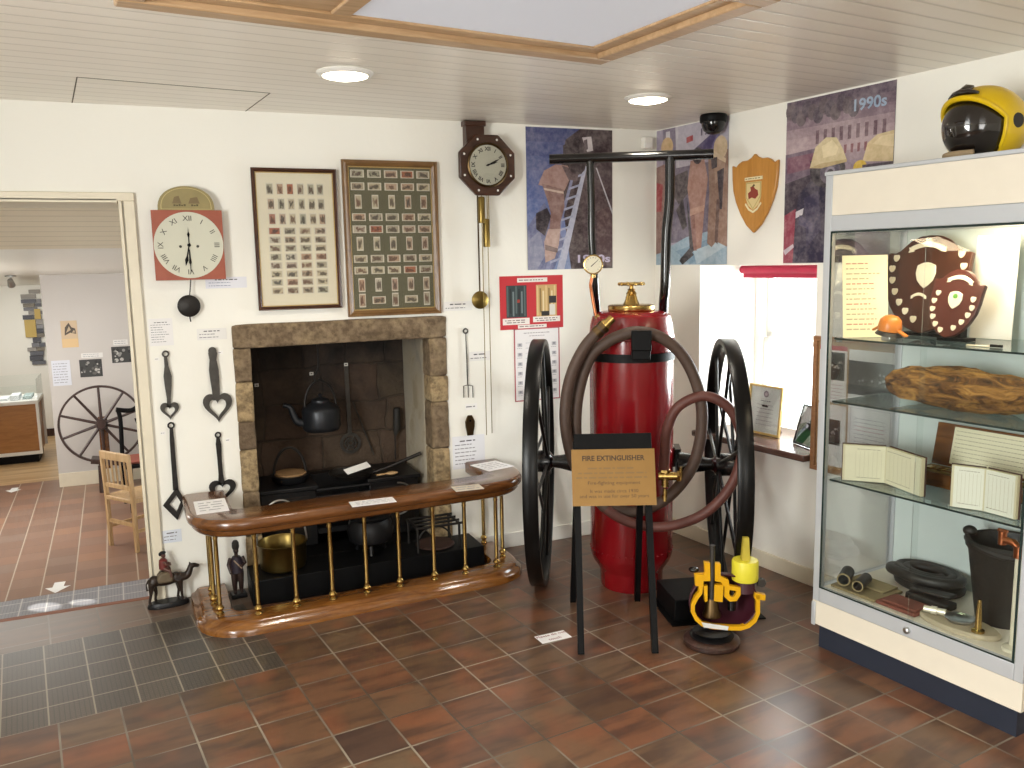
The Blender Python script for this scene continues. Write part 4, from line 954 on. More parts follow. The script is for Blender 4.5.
t = thing('boot_scraper', 'rusty red-brown iron girdle plate lying under the black trivet', 'girdle', (-1.46, -.135, .126))
MB().lathe([(.0, 0), (.1, 0), (.105, .006), (.1, .012), (.0, .012)], 28).build('plate', plain('rusty_iron', '3f2a22', .7, .3, .2), t); MB().tube([(.095 * math.cos(a_), .0, .012 + .09 * math.sin(a_)) for a_ in [PI * i / 20 for i in range(21)]], .005, 8).build('handle', 'iron', t)
t.name = 'iron_girdle'
# number tags in the recess
for i, (x, y, w) in enumerate(((257, 385.5, 'left edge of the recess'), (312, 374, 'blackened stones above the kettle'), (346, 364.5, 'top of the skimmer handle'))):
    q = FPY(x, y, FD - .02); o = MB().col('cfccc4').box(-.011, -.001, -.009, .011, 0, .009).col('55504a').box(-.006, -.0015, -.003, .005, -.001, .003).build('number_label', 'print', loc=(q.x, FD - (.02 if i == 2 else .004), q.z), smooth=0); tag(o, 'tiny white number tag at the ' + w, 'label')

# ------------------------------------------------------------------ club fender
fd = thing('club_fender', 'polished wooden club fender with turned brass balusters around the hearth', 'fender', (-1.87, -.3, 0))
FO = Vector((-1.87, -.3))
def rounded(pts, r, n=10):
    P = [Vector(p) for p in pts]; out = [P[0]]
    for i in range(1, len(P) - 1):
        a = (P[i - 1] - P[i]).normalized(); b = (P[i + 1] - P[i]).normalized(); s = P[i] + a * r; e = P[i] + b * r
        for k in range(n + 1):
            t_ = k / n; out.append((1 - t_) ** 2 * s + 2 * t_ * (1 - t_) * P[i] + t_ * t_ * e)
    out.append(P[-1]); return out
LP = [p - FO for p in (Vector((-2.605, -.04)), Vector((-2.595, -.525)), Vector((-1.125, -.43)), Vector((-1.14, -.03)))]
railpath = rounded(LP, .17)
prof = [(-.1, .48), (-.1, .527), (-.092, .535), (.074, .535), (.088, .531), (.095, .522), (.098, .508), (.096, .494), (.088, .486), (.08, .482), (.078, .468), (.07, .458), (.06, .452), (-.07, .452), (-.085, .465)]
MB().sweep(railpath, prof).build('seat_rail', 'fender', fd, smooth=50)
prof = [(-.075, .0), (-.075, .05), (-.07, .058), (.045, .058), (.058, .054), (.064, .045), (.07, .038), (.084, .032), (.09, .022), (.092, .0)]
MB().sweep(rounded(LP, .17), prof).build('base', 'fender_base', fd, smooth=50)
bal = [(.0, .0585), (.017, .0585), (.018, .064), (.01, .072), (.016, .08), (.019, .088), (.015, .096), (.009, .103), (.011, .11), (.0095, .118), (.0105, .3), (.0095, .41), (.012, .418), (.0095, .426), (.013, .436), (.013, .4515), (.0, .4515)]
B = None
def nearest(p):
    best = None
    for a, b in zip(railpath[:-1], railpath[1:]):
        d = b - a; k = max(0, min(1, (p - a).dot(d) / max(d.length_squared, 1e-9))); q = a + d * k
        if best is None or (q - p).length < best[0]: best = ((q - p).length, q)
    return best[1]
spots = [(258, 612), (296, 604.7), (332, 598), (366.7, 592), (400, 586), (434, 579), (465, 573), (495, 566), (506.5, 555.5), (481.5, 540.5)]
pts = [Vector(onfloor(x, y, .06)[:2]) - FO for x, y in spots] + [Vector(q) - FO for q in ((-2.6, -.17), (-2.6, -.3), (-2.575, -.435))]
for q in pts:
    q = nearest(q)
    if B is None: B = MB().lathe(bal, 14).build('baluster', 'brass', fd, loc=(q.x, q.y, 0))
    else: c_ = B.copy(); COL.objects.link(c_); c_.location = (q.x, q.y, 0)
# papers lying on the rail
def lying(name, label, corners, z, seed, c='f4f3f4', lines=4, cat='label', wall=False):
    P = [onfloor(x, y, z) for x, y in corners]; o = sum(P, Vector()) / 4; ex = ((P[1] - P[0]) + (P[2] - P[3])) / 2; ey = ((P[3] - P[0]) + (P[2] - P[1])) / 2
    w, h = ex.length / 2, ey.length / 2; mb = MB().at(RX(-PI / 2)).col(c).box(-w, -.0012, -h, w, 0, h)
    for i in range(lines): words(mb, -w * .85, w * .85, h * (.75 - 1.5 * (i + .5) / lines), h * .5 / lines, -.0015, '9a979f', .9, seed + i, 'C')
    ob = mb.build(name, 'print', loc=(o.x, o.y, z + .0003), rotz=math.atan2(ex.y, ex.x), smooth=0); return tag(ob, label, cat)
zr = .5352
lying('caption_card', 'white caption card on the left end of the fender rail', ((194, 502), (226, 498), (228, 511), (196, 515)), zr, 100)
lying('caption_card', 'long white caption card on the middle of the fender rail', ((349, 502), (393, 497), (396, 502), (352, 507.5)), zr, 110, lines=3)
lying('caption_card', 'small creamy caption card near the right front of the fender rail', ((452, 487), (480, 484), (483, 489), (455, 492)), zr, 120, c='e3d9c8', lines=2)
lying('caption_card', 'white caption card on the right end of the fender rail by the wall', ((473, 465), (500, 460), (510, 467), (486, 472)), zr, 130)
lying('floor_notice', 'small white notice card lying on the floor by the plaque stand', ((534, 637), (563, 630.5), (572, 637), (543, 644)), .0004, 140, lines=0)

# floor card really reads "Please do not touch"
P = [onfloor(x, y, .002) for x, y in ((534, 637), (563, 630.5), (572, 637), (543, 644))]
fn = bpy.data.objects['floor_notice']; w = ((P[1] - P[0]).length) / 2
mb = MB().at(RX(-PI / 2)).col('8c3a45').text('Please do not', .026, 0, .022, -.0016, .0002).text('touch', .026, 0, -.018, -.0016, .0002)
o = mb.build('printed_words', 'print', fn, smooth=0)

# ------------------------------------------------------------------ camel and soldier figures
p = onfloor(184, 598); cm = thing('camel_statuette', 'dark bronze camel statuette with a red-coated rider on an oval base by the doorway', 'statuette', (p.x - .072, -.07, 0), .06); cm.scale = (.8, .8, .8)
mb = MB().lathe([(.0, 0), (1.0, 0), (1.02, .3), (.96, .8), (.9, 1.0), (.0, 1.0)], 32); mb.v = [Vector((v.x * .118, v.y * .05, v.z * .032)) for v in mb.v]; mb.build('plinth', 'cast', cm)
mb = MB()
mb.ball((-.01, 0, .165), (.082, .034, .036)).ball((-.005, 0, .2), (.04, .026, .03)).ball((-.07, 0, .165), (.035, .032, .036)).ball((.055, 0, .17), (.035, .03, .035))
mb.tube(spline([(.07, 0, .175), (.1, 0, .168), (.12, 0, .176), (.132, 0, .198), (.14, 0, .22)], 5), [.029 - .0006 * i for i in range(21)], 12).ball((.153, 0, .228), (.028, .016, .016)).ball((.177, 0, .222), (.017, .012, .012)).ball((.137, .011, .242), (.006, .005, .009)).ball((.137, -.011, .242), (.006, .005, .009))
for (x, y, kx, fx) in ((.062, .018, .066, .058), (.07, -.018, .078, .08), (-.08, .02, -.062, -.07), (-.085, -.018, -.095, -.105)):
    mb.tube([(x, y, .16), (x + (kx - x) * .6, y, .12), (kx, y, .085), (fx, y, .045), (fx + .006, y, .034)], [.022, .015, .0095, .008, .012], 10)
mb.tube([(-.1, 0, .18), (-.115, 0, .15), (-.112, 0, .11)], [.006, .005, .007], 8)
mb.build('camel', 'camel', cm, remesh=.0042)
mb = MB().add([], []); mb.prism([(-.05, .155), (.035, .155), (.04, .19), (.02, .222), (-.03, .222), (-.055, .19)], -.042, .042); mb.build('saddle_cloth', plain('worn_painted_cloth', '6d5f4a', .6, var=.2), cm, bevel=.012)
mb = MB().ball((-.012, 0, .262), (.024, .022, .04)).tube([(-.01, .015, .24), (.02, .035, .225), (.028, .04, .185)], [.013, .011, .008], 8).tube([(-.01, -.015, .24), (.02, -.035, .225), (.028, -.04, .185)], [.013, .011, .008], 8).ball((-.008, 0, .318), (.014, .013, .017)).tube([(-.012, .02, .285), (.01, .026, .262), (.03, .01, .258)], [.009, .008, .007], 8).tube([(-.012, -.02, .285), (.01, -.026, .262), (.03, -.01, .258)], [.009, .008, .007], 8).cyl((-.01, 0, .295), (-.009, 0, .31), .008)
mb.build('rider', plain('painted_rider', '5a3a30', .5, var=.2), cm, remesh=.0035)
MB().tube([(-.012, 0, .236), (-.012, 0, .262), (-.011, 0, .29), (-.01, 0, .3)], [.025, .026, .024, .012], 14).build('coat', plain('dull_red_coat', '6b2a26', .5), cm)
MB().ball((-.01, 0, .335), (.019, .018, .011)).ball((-.026, 0, .328), (.008, .008, .012)).build('hat', 'cast', cm)
sd = thing('soldier_statuette', 'dark standing soldier statuette in a tall busby at the left end of the hearth', 'statuette', (-2.475, -.10, .0), .1); sd.scale = (.68, .68, .68)
MB().box(-.055, -.05, 0, .055, .05, .03).build('plinth', 'cast', sd, bevel=.006)
mb = MB(); sk = 1.0
for y_ in (-.022, .022): mb.tube([(y_, 0, .19), (y_ * 1.05, -.004, .12), (y_, .002, .07), (y_, 0, .04), (y_, -.02, .035)], [.026, .021, .017, .013, .012], 10)
mb.ball((0, 0, .25), (.042, .028, .065)).ball((0, 0, .2), (.04, .028, .03)).cyl((0, 0, .3), (0, 0, .335), .014).ball((0, -.002, .35), (.02, .021, .026)).tube([(-.04, 0, .298), (-.058, 0, .25), (-.05, -.02, .205), (-.045, -.03, .19)], [.016, .014, .011, .012], 8).tube([(.04, 0, .298), (.056, -.01, .25), (.03, -.04, .24), (.01, -.042, .25)], [.016, .014, .011, .011], 8).ball((0, -.022, .345), (.004, .005, .006))
mb.build('figure', plain('painted_lead_figure', '33231f', .45, var=.25), sd, remesh=.004)
MB().tube([(0, 0, .19), (0, 0, .215), (0, 0, .26), (0, 0, .305)], [.046, .041, .045, .03], 14).build('tunic', plain('dark_tunic', '2c2330', .5), sd)
MB().tube([(0, .002, .362), (0, .002, .378), (0, .002, .41), (0, .002, .425)], [.022, .026, .024, .014], 14).build('busby', 'rubber', sd)
MB().col('a08a76').prism([(-.03, .29), (-.022, .295), (.03, .225), (.024, .22)], -.048, -.045).build('cross_belt', 'print', sd, smooth=0)
# ------------------------------------------------------------------ wheeled fire extinguisher
AX = Vector((.875, -.485, 0)).normalized(); NV = Vector((AX.y, -AX.x, 0))      # along the axle; towards the viewer
CC = Vector((-.63, -.785, 0)); rzc = math.atan2(AX.y, AX.x)
ct = thing('wheeled_extinguisher', 'large red wheeled chemical fire extinguisher with black spoked cart wheels and brown hose', 'fire extinguisher', CC, rzc)
# local: x along the axle, -y towards the viewer
RC = .204
MB().lathe([(.0, .0), (.15, .0), (.155, .01), (.157, .08), (.165, .1), (.192, .14), (RC, .175), (RC, 1.245), (RC + .004, 1.25), (RC + .004, 1.262), (RC, 1.268), (.200, 1.31), (.188, 1.355), (.15, 1.374), (.115, 1.3755), (.0, 1.375)], 56).build('cylinder', 'red', ct, smooth=35)
mb = MB()
for k in range(40):
    a = 2 * PI * k / 40
    for z, rr in ((.2, RC),): mb.ball((rr * math.cos(a), rr * math.sin(a), z), .0048, 8, 5)
for k in range(44):
    a = 2 * PI * k / 44; mb.ball((RC * math.cos(a), RC * math.sin(a), 1.24), .0055, 8, 5)
mb.build('rivets', 'red', ct)['kind'] = 'stuff'
MB().lathe([(RC + .0005, 1.145), (RC + .006, 1.145), (RC + .006, 1.185), (RC + .0005, 1.185)], 56, cap=False).build('clamp_band', 'black', ct)
MB().lathe([(.0, 1.376), (.11, 1.376), (.113, 1.38), (.113, 1.402), (.108, 1.406), (.0, 1.406)], 40).build('filler_cap', 'brass', ct)
mb = MB().lathe([(.042, 1.4065), (.03, 1.43), (.022, 1.45), (.026, 1.46), (.02, 1.468), (.016, 1.476), (.02, 1.48), (.011, 1.484), (.009, 1.505), (.0, 1.505)], 20)
for k in range(4): a = PI / 4 + k * PI / 2; mb.tube([(.036 * math.cos(a), .036 * math.sin(a), 1.408), (.03 * math.cos(a), .03 * math.sin(a), 1.44), (.02 * math.cos(a), .02 * math.sin(a), 1.46)], .006, 8)
mb.build('valve_spindle', 'brass', ct)
mb = MB().tube([(.052 * math.cos(2 * PI * k / 36), .052 * math.sin(2 * PI * k / 36), 1.506) for k in range(36)], .0075, 8, True)
for k in range(3): a = k * PI / 3; mb.cyl((.052 * math.cos(a), .052 * math.sin(a), 1.506), (-.052 * math.cos(a), -.052 * math.sin(a), 1.506), .005, seg=8)
for k in range(10): a = 2 * PI * k / 10; mb.ball((.057 * math.cos(a), .068 * math.sin(a), 1.506), .009, 8, 5)
mb.build('valve_handwheel', 'brass', ct)
# handle frame
def C2(px, py, yl):
    """point on the plane parallel to the axle at local depth yl, in local x / z"""
    q = hit(px, py, -NV, -NV.dot(CC) + yl); d = q - CC; return d.dot(AX), q.z
yb = .075
l0 = C2(549.5, 158.5, yb); l1 = C2(713, 155, yb); zb_ = (l0[1] + l1[1]) / 2
MB().cyl((l0[0], yb, zb_), (l1[0], yb, zb_), .024, seg=18).build('push_bar', 'black_gloss', ct)
pl = [C2(590, y, yb) for y in (163, 200, 240, 262, 300)]; pr = [C2(x, y, yb) for x, y in ((670, 163), (669.5, 200), (667, 235), (665, 262), (665, 300))]
xl, xr = pl[-1][0], pr[-1][0]
MB().tube(spline([(pl[0][0], yb, zb_), (pl[1][0] + .006, yb, pl[1][1]), (pl[2][0] + .008, yb, pl[2][1]), (-.175, yb, 1.5), (-.165, yb + .1, 1.3), (-.165, yb + .12, 1.0)], 6), .019, 14).build('handle_tube', 'black_gloss', ct)
MB().tube(spline([(pr[0][0], yb, zb_), (pr[1][0], yb, pr[1][1]), (pr[2][0] - .003, yb, pr[2][1]), (xr, yb + .0, 1.5), (xr - .005, yb + .03, 1.4), (.165, yb + .1, 1.25), (.165, yb + .12, 1.0)], 6), .024, 14).build('handle_tube', 'black_gloss', ct)
# axle and wheels
HZ = .62; RWH = .618
hl = Vector((-.985, -.548, 0)) - CC; hr = Vector((-.258, -1.012, 0)) - CC; xw0, xw1 = hl.dot(AX) - .03, hr.dot(AX) + .022; y0w, y1w = hl.dot(-NV), hr.dot(-NV); ya = (y0w + y1w) / 2
mb = MB().tube([(xw0 + .03, y0w, HZ), (xw0 + .1, y0w * .7 + ya * .3, HZ), (-RC - .03, ya, HZ)], [.025, .034, .06], 14).tube([(xw1 - .03, y1w, HZ), (xw1 - .1, y1w * .7 + ya * .3, HZ), (RC + .03, ya, HZ)], [.025, .034, .06], 14)
mb.box(-RC - .04, ya + .0, HZ - .07, -RC - .012, ya + .13, HZ + .07).box(RC + .012, ya, HZ - .07, RC + .04, ya + .13, HZ + .07).box(-RC - .04, ya + .125, HZ - .05, RC + .04, ya + .15, HZ + .05)
mb.build('axle', 'black_gloss', ct)
W0 = None
for i, xw in enumerate((xw0, xw1)):
    m4 = T(0, 0, 0) @ RY(PI / 2)
    w_ = MB().at(m4).lathe([(RWH - .025, -.034), (RWH - .003, -.034), (RWH, -.03), (RWH, .03), (RWH - .003, .034), (RWH - .025, .034), (RWH - .03, .028), (RWH - .03, -.028), (RWH - .025, -.034)], 72, cap=False).build('wheel_rim', 'wheel', ct, loc=(xw, (y0w, y1w)[i], HZ))
    h_ = MB().at(m4).lathe([(.0, -.07), (.03, -.07), (.034, -.06), (.05, -.05), (.055, -.02), (.055, .02), (.05, .05), (.034, .06), (.03, .07), (.0, .07)], 24).build('hub', 'black_gloss', w_)
    for k in range(14):
        a = 2 * PI * k / 14 + .1; s_ = .038 * (1 if k % 2 else -1)
        MB().cyl((s_, .04 * math.cos(a), .04 * math.sin(a)), (s_ * .3, (RWH - .022) * math.cos(a), (RWH - .022) * math.sin(a)), .0085, seg=8).build('spoke', 'wheel', w_)
# gauge on its copper pipe
g = C2(593, 264.5, -.06); z_end = C2(597, 309, -.06)
gz = MB(); gx = g[0]
MB().tube(spline([(gx - .0, -.06, g[1] - .04), (gx - .012, -.06, g[1] - .09), (gx - .008, -.07, g[1] - .13), (gx + .012, -.08, 1.365), (gx + .03, -.08, 1.335)], 6), .0075, 10).build('copper_pipe', 'copper', ct)
gr = MB().at(T(gx, -.06, g[1]) @ RZ(.06) @ RX(PI / 2)).lathe([(.0, -.014), (.04, -.014), (.046, -.008), (.048, .01), (.045, .016), (.041, .017), (.041, .012), (.0, .012)], 32).build('gauge', 'brass', ct)
mb = MB().at(T(gx, -.06, g[1]) @ RZ(.06)).col('e5dfc8').prism(circ(0, 0, .0405, 32), -.0135, -.0125).col('3a3630')
for k in range(13): a = PI * 1.25 - k * PI * 1.5 / 12; mb.prism([(.036 * math.cos(a) - .0012, .036 * math.sin(a)), (.036 * math.cos(a) + .0012, .036 * math.sin(a)), (.030 * math.cos(a) + .0012, .030 * math.sin(a)), (.030 * math.cos(a) - .0012, .030 * math.sin(a))], -.0142, -.0136)
mb.at(T(gx, -.06, g[1]) @ RZ(.06) @ RY(.85)).prism([(-.0022, -.014), (.0022, -.014), (.0009, .03), (-.0009, .03)], -.0148, -.0142)
mb.build('gauge_dial', 'print', gr, smooth=0)
mb = MB().cyl((gx, -.06, g[1] - .062), (gx, -.06, g[1] - .042), .011, seg=10); mb.cyl((gx + .014, -.08, 1.362), (gx + .034, -.08, 1.332), .014, seg=6); mb.build('pipe_union', 'brass', ct)
# hook bracket in front and hose coils
hk = C2(641.5, 343, -RC - .06)
mb = MB().box(-.045 + hk[0], -RC - .1, hk[1] - .075, .04 + hk[0], -RC - .004, hk[1] + .055); mb.box(hk[0] - .048, -RC - .125, hk[1] - .03, hk[0] + .043, -RC - .1, hk[1] + .062)
mb.build('hose_hook', 'black', ct, bevel=.005)
def HP(px, py, off): x, z = C2(px, py, -RC - off); return (x, -RC - off, z)
seqA = [(664, 470, .045), (665, 452, .05), (667, 430, .055), (678, 407, .07), (704, 396, .08), (729, 408, .085), (742, 438, .085), (738, 470, .085), (722, 498, .085), (694, 519, .08), (655, 527, .075), (616, 516, .07), (590, 488, .065), (578, 452, .055), (576, 415, .05), (581, 382, .05)]
seqB = [(590, 353, .05), (612, 338, .055), (637, 331, .06), (662, 338, .058), (682, 355, .05), (696, 382, .05), (702, 412, .05), (699, 446, .05), (686, 474, .05), (664, 500, .05), (630, 512, .04), (600, 495, .03), (585, 465, .028), (577, 425, .028), (577, 392, .028), (585, 360, .03), (598, 338, .035), (604, 329, .04)]
seqB = [(591, 356, .05), (606, 343, .055), (622, 335, .06), (640, 332, .062), (662, 338, .058), (682, 355, .05), (696, 382, .05), (702, 412, .05), (699, 446, .045), (688, 474, .04), (664, 500, .035), (630, 512, .03), (596, 497, .04), (575, 465, .075), (566, 430, .1), (566, 400, .1), (572, 373, .1), (583, 350, .098), (595, 335, .095), (603, 327, .092)]
allp = spline([HP(*q) for q in seqA + seqB], 6); nA = len(seqA) * 6
MB().tube(allp[:int(nA * .72)], .0235, 14).build('hose', 'hose_red', ct, label='red-brown supply end of the hose')
MB().tube(allp[int(nA * .72) - 1:], .027, 14).build('hose', 'hose', ct, label='brown coiled hose')
e1_, e2_ = Vector(allp[-1]), Vector(allp[-4]); d = (e1_ - e2_).normalized()
mb = MB().cyl(e1_ - d * .045, e1_ - d * .02, .031, seg=16).cyl(e1_ - d * .01, e1_ + d * .01, .031, seg=16); mb.build('hose_clamp', 'bronze', ct)
MB().tube([e1_, e1_ + d * .025, e1_ + d * .026, e1_ + d * .06], [.026, .026, .021, .02], 16).build('nozzle', 'brass', ct)
# brass outlet valve beside the plaque
v = HP(665, 476, .05); v = Vector(v)
mb = MB().cyl(v + Vector((-.03, 0, .0)), v + Vector((.055, 0, .0)), .02, seg=14).cyl(v + Vector((0, 0, -.05)), v + Vector((0, 0, .045)), .017, seg=14).cyl(v + Vector((.055, 0, 0)), v + Vector((.066, 0, 0)), .027, seg=6).cyl(v + Vector((0, 0, .02)), v + Vector((0, 0, .032)), .026, seg=6).cyl(v + Vector((0, 0, -.06)), v + Vector((0, 0, -.09)), .01, seg=10).cyl(v + Vector((-.0, 0, -.09)), v + Vector((.0, 0, -.12)), .014, seg=10).cyl(v, v + Vector((0, .06, 0)), .016, seg=12)
mb.build('outlet_valve', 'brass', ct)
mb = MB().cyl(v + Vector((.072, -.005, -.04)), v + Vector((.072, -.005, .045)), .007, seg=10); mb.build('valve_lever', 'brass', ct)

# ------------------------------------------------------------------ plaque stand
F0, F1 = onfloor(581, 654), onfloor(655, 653); R0_, R1_ = onfloor(573, 602), onfloor(637, 600)
st = thing('plaque_stand', 'black metal stand carrying an engraved brass plaque before the extinguisher', 'plaque stand', (F0 + F1) / 2, math.atan2((F1 - F0).y, (F1 - F0).x))
hw = (F1 - F0).length / 2; inv = Matrix.Rotation(-st.rotation_euler[2], 4, 'Z'); L = lambda P: inv @ (Vector(P) - st.location)
ra, rb = L(R0_), L(R1_); dep = (ra.y + rb.y) / 2; ZT_ = .845; yT = dep * .50
for s in (-1, 1):
    MB().tube([(s * hw, 0, 0), (s * hw * .98, yT * .96, ZT_)], .019, 4).build('leg', 'black', st, smooth=0)
    MB().tube([(ra.x if s < 0 else rb.x, dep, 0), (s * hw * .9, yT * 1.1, ZT_ - .03)], .019, 4).build('leg', 'black', st, smooth=0)
dirv = Vector((0, yT * .96, ZT_)).normalized(); tilt = math.atan2(dirv.y, dirv.z)
bz0, bz1 = .60, .882
Bm = T(.004, -.026, 0) @ RX(-tilt)
k = 1 / math.cos(tilt)
mb = MB().at(Bm).box(-hw - .012, -.006, bz0 * k, hw + .014, .004, bz1 * k); mb.build('board', 'black', st, bevel=.003)
pw = hw + .024; p0, p1 = (bz0 - .012) * k, (bz1 - .065) * k
mb = MB().at(Bm).col('b98f55').mat(0).box(-pw, -.0105, p0, pw, -.0065, p1).mat(1).col('3a2a18'); H_ = p1 - p0; Z = lambda f: p1 - f * H_
mb.text('FIRE EXTINGUISHER', .03, 0, Z(.165), -.0108, .0003, fit=pw * 1.5, bold=.0008)
def engraved(f, x0, x1, sd): words(mb, x0 * pw, x1 * pw, Z(f), .009, -.0108, '7a5f38', .98, sd)
engraved(.34, -.62, .5, 3); engraved(.425, -.85, .82, 5); engraved(.505, -.9, .9, 8)
mb.col('4a3820').text('Fire-fighting equipment', .02, 0, Z(.6), -.0108, .0003, fit=pw * 1.25)
mb.text('It was made circa 1930', .02, 0, Z(.745), -.0108, .0003, fit=pw * 1.15); mb.text('and was in use for over 50 years', .02, 0, Z(.835), -.0108, .0003, fit=pw * 1.65)
mb.build('plaque', [plain('engraved_brass_sheet', '8f6d3b', .42, .5, .06), 'print'], st, smooth=0)

# ------------------------------------------------------------------ black plinth block behind the sectioned valve
q = onfloor(693, 622)
bx = thing('black_plinth', 'low black box plinth behind the yellow sectioned valve', 'plinth', (-.56, -1.19, 0), -.25)
MB().box(-.115, -.13, .006, .13, .13, .105).build('block', 'black', bx, bevel=.004); MB().box(-.14, -.17, 0, .30, .15, .006).build('base_plate', 'black', bx)
# ------------------------------------------------------------------ sectioned hydrant valve
q = onfloor(717, 655.5); vd = Vector((.42, .9, 0)).normalized(); vc = q + vd * .115
sv = thing('sectioned_valve', 'cut-away hydrant valve with yellow section faces and a yellow cap on a round base', 'valve model', (vc.x, vc.y, 0), math.atan2(-vd.x, vd.y))
MB().lathe([(.0, 0), (.11, 0), (.118, .008), (.118, .022), (.105, .032), (.0, .034)], 40).build('base', 'dark_wood', sv)

def V2(px, py):
    qq = hit(px, py, vd, vd.dot(vc)); r_ = qq - vc; return (r_.dot(Vector((vd.y, -vd.x, 0))), qq.z)
fz = (V2(724, 630)[1] - .0345) / .07
MB().lathe([(r_, .0345 + z_ * fz) for r_, z_ in ((.0, .0), (.088, .0), (.092, .006), (.092, .014), (.06, .022), (.052, .034), (.055, .05), (.075, .056), (.078, .068), (.0, .07))], 36).build('flange', 'cast', sv)
VP_ = lambda pts: [V2(*p_) for p_ in pts]
bc = V2(724, 603); br = abs(V2(759, 603)[0] - bc[0])
mb = MB().at(T(bc[0], .0, bc[1])); mb.lathe([(br * math.sin(a) , -br * .86 * math.cos(a)) for a in [PI * k / 20 for k in range(21)]], 28, PI, 0, False); 
mb.at(); o = mb.build('bowl', 'maroon', sv); q_ = o.modifiers.new('s', 'SOLIDIFY'); q_.thickness = .006
def band(pts, w):
    """strip of width w px along pixel points, as a ring outline"""
    l, r = [], []
    for i, p_ in enumerate(pts):
        a = Vector(pts[max(i - 1, 0)]); b = Vector(pts[min(i + 1, len(pts) - 1)]); d_ = (b - a).normalized(); n_ = Vector((-d_.y, d_.x)) * w / 2
        l.append((p_[0] + n_.x, p_[1] + n_.y)); r.append((p_[0] - n_.x, p_[1] - n_.y))
    return VP_(l + r[::-1])
def strip(mb, pts, w, y0, y1):
    for a, b in zip(pts[:-1], pts[1:]):
        mb.prism(band([a, b], w), y0, y1)
mb = MB()
left = [Vector((700.5, 584)), Vector((700, 592)), Vector((696, 597)), Vector((692.5, 604)), Vector((692.5, 611)), Vector((696, 618)), Vector((702, 623.5)), Vector((712, 626)), Vector((728, 627.2)), Vector((740, 627.5)), Vector((748, 625)), Vector((754, 620)), Vector((757.5, 612)), Vector((757.5, 600)), Vector((757, 594))]
sp = [(v_.x, v_.y) for v_ in left]; l, r = [], []
for i, p_ in enumerate(sp):
    a = Vector(sp[max(i - 1, 0)]); b = Vector(sp[min(i + 1, len(sp) - 1)]); d_ = (b - a).normalized(); n_ = Vector((-d_.y, d_.x)) * 1.95; l.append((p_[0] + n_.x, p_[1] + n_.y)); r.append((p_[0] - n_.x, p_[1] - n_.y))
lv, rv = VP_(l), VP_(r); vs = [(x, -.012, z) for x, z in lv] + [(x, -.012, z) for x, z in rv] + [(x, .012, z) for x, z in lv] + [(x, .012, z) for x, z in rv]; n = len(lv); fs = []
for i in range(n - 1): fs += [(i, i + 1, n + i + 1, n + i), (2 * n + i + 1, 2 * n + i, 3 * n + i, 3 * n + i + 1), (i + 1, i, 2 * n + i, 2 * n + i + 1), (n + i, n + i + 1, 3 * n + i + 1, 3 * n + i)]
fs += [(0, n, 3 * n, 2 * n), (n - 1, 3 * n - 1, 4 * n - 1, 2 * n - 1)]
mb.add(vs, fs); mb.prism(VP_([(754, 592), (765, 594), (764.5, 599.5), (754, 598)]), -.012, .012)
mb.prism(VP_([(694.5, 574), (703, 573.5), (703, 585), (695, 585)]), -.013, .013).prism(VP_([(704, 561.5), (709.5, 562), (709.8, 580), (703, 580), (702, 574), (704.5, 573)]), -.013, .013).prism(VP_([(714.5, 562.5), (720, 563), (720, 575), (728, 579), (729, 586), (724, 586), (720, 581), (714.5, 580)]), -.013, .013)
mb.prism(VP_([(703, 585), (707, 585), (707, 600), (704.5, 601)]), -.012, .012).prism(VP_([(714, 584), (723, 584), (722, 601), (713.5, 600)]), -.012, .012)
mb.ring(VP_([(724, 584), (740, 586.5), (740, 594), (736, 600), (729, 600.5), (724, 596)]), VP_([(729, 589), (736, 590), (735.5, 593), (733, 596), (730.5, 596), (728.5, 593)]), -.012, .012)
mb.build('section_face', 'yellow', sv, smooth=25)
x1_, za = V2(712.5, 545); _, zb2 = V2(712.5, 600); MB().cyl((x1_, 0, zb2), (x1_, 0, za), .011, seg=14).build('spindle', 'iron_grey', sv)
x2, z2a = V2(712.5, 597); _, z2b = V2(712.5, 617); MB().lathe([(.0, 0), (.038, 0), (.04, .01), (.03, .03), (.027, .07), (.02, .085), (.0, .085)], 24).build('valve_plug', 'bronze', sv, loc=(x2, .012, z2b))
xc, zc0 = V2(746.5, 582); _, zc1 = V2(746.5, 562); rc_ = V2(760, 572)[0] - xc; MB().lathe([(.0, 0), (rc_ * .97, 0), (rc_, .006), (rc_, zc1 - zc0 - .006), (rc_ * .94, zc1 - zc0), (.0, zc1 - zc0)], 32).build('cap', 'yellow_lemon', sv, loc=(xc, .03, zc0), smooth=50)
_, zt_ = V2(746.5, 539.5); MB().tube([(xc, .03, zc1 + .0005), (xc, .03, zt_)], [.024, .0165], 4).build('cap_spindle', plain('dull_yellow_paint', 'b8a63a', .5), sv, smooth=0)
xo, zo = V2(746, 604); MB().cyl((xc, .03, zc0 - .001), (xc, .03, zc0 - .05), rc_ * .72, rc_ * .8, 24).build('outlet_neck', 'maroon', sv)
MB().cyl((xo - .055, .02, zc0 - .13), (xo - .055, .02, zc0 - .03), .017, seg=14).build('rod', 'black_gloss', sv)
lb = VP_([(701, 621), (728, 625), (727, 629), (703, 626)]); MB().col('dcdcd8').prism(lb, -.0145, -.0125).build('caption_strip', 'print', sv, smooth=0)
xk, zk = V2(763, 585); MB().at(T(xk, .03, zk) @ RX(PI / 2)).lathe([(.0, -.012), (.018, -.012), (.022, 0), (.018, .012), (.0, .012)], 8).build('side_nut', 'iron_grey', sv); MB().ball((V2(695, 572)[0] - .0, .03, V2(697, 572)[1]), (.022, .02, .012)).build('side_lug', 'black_gloss', sv)
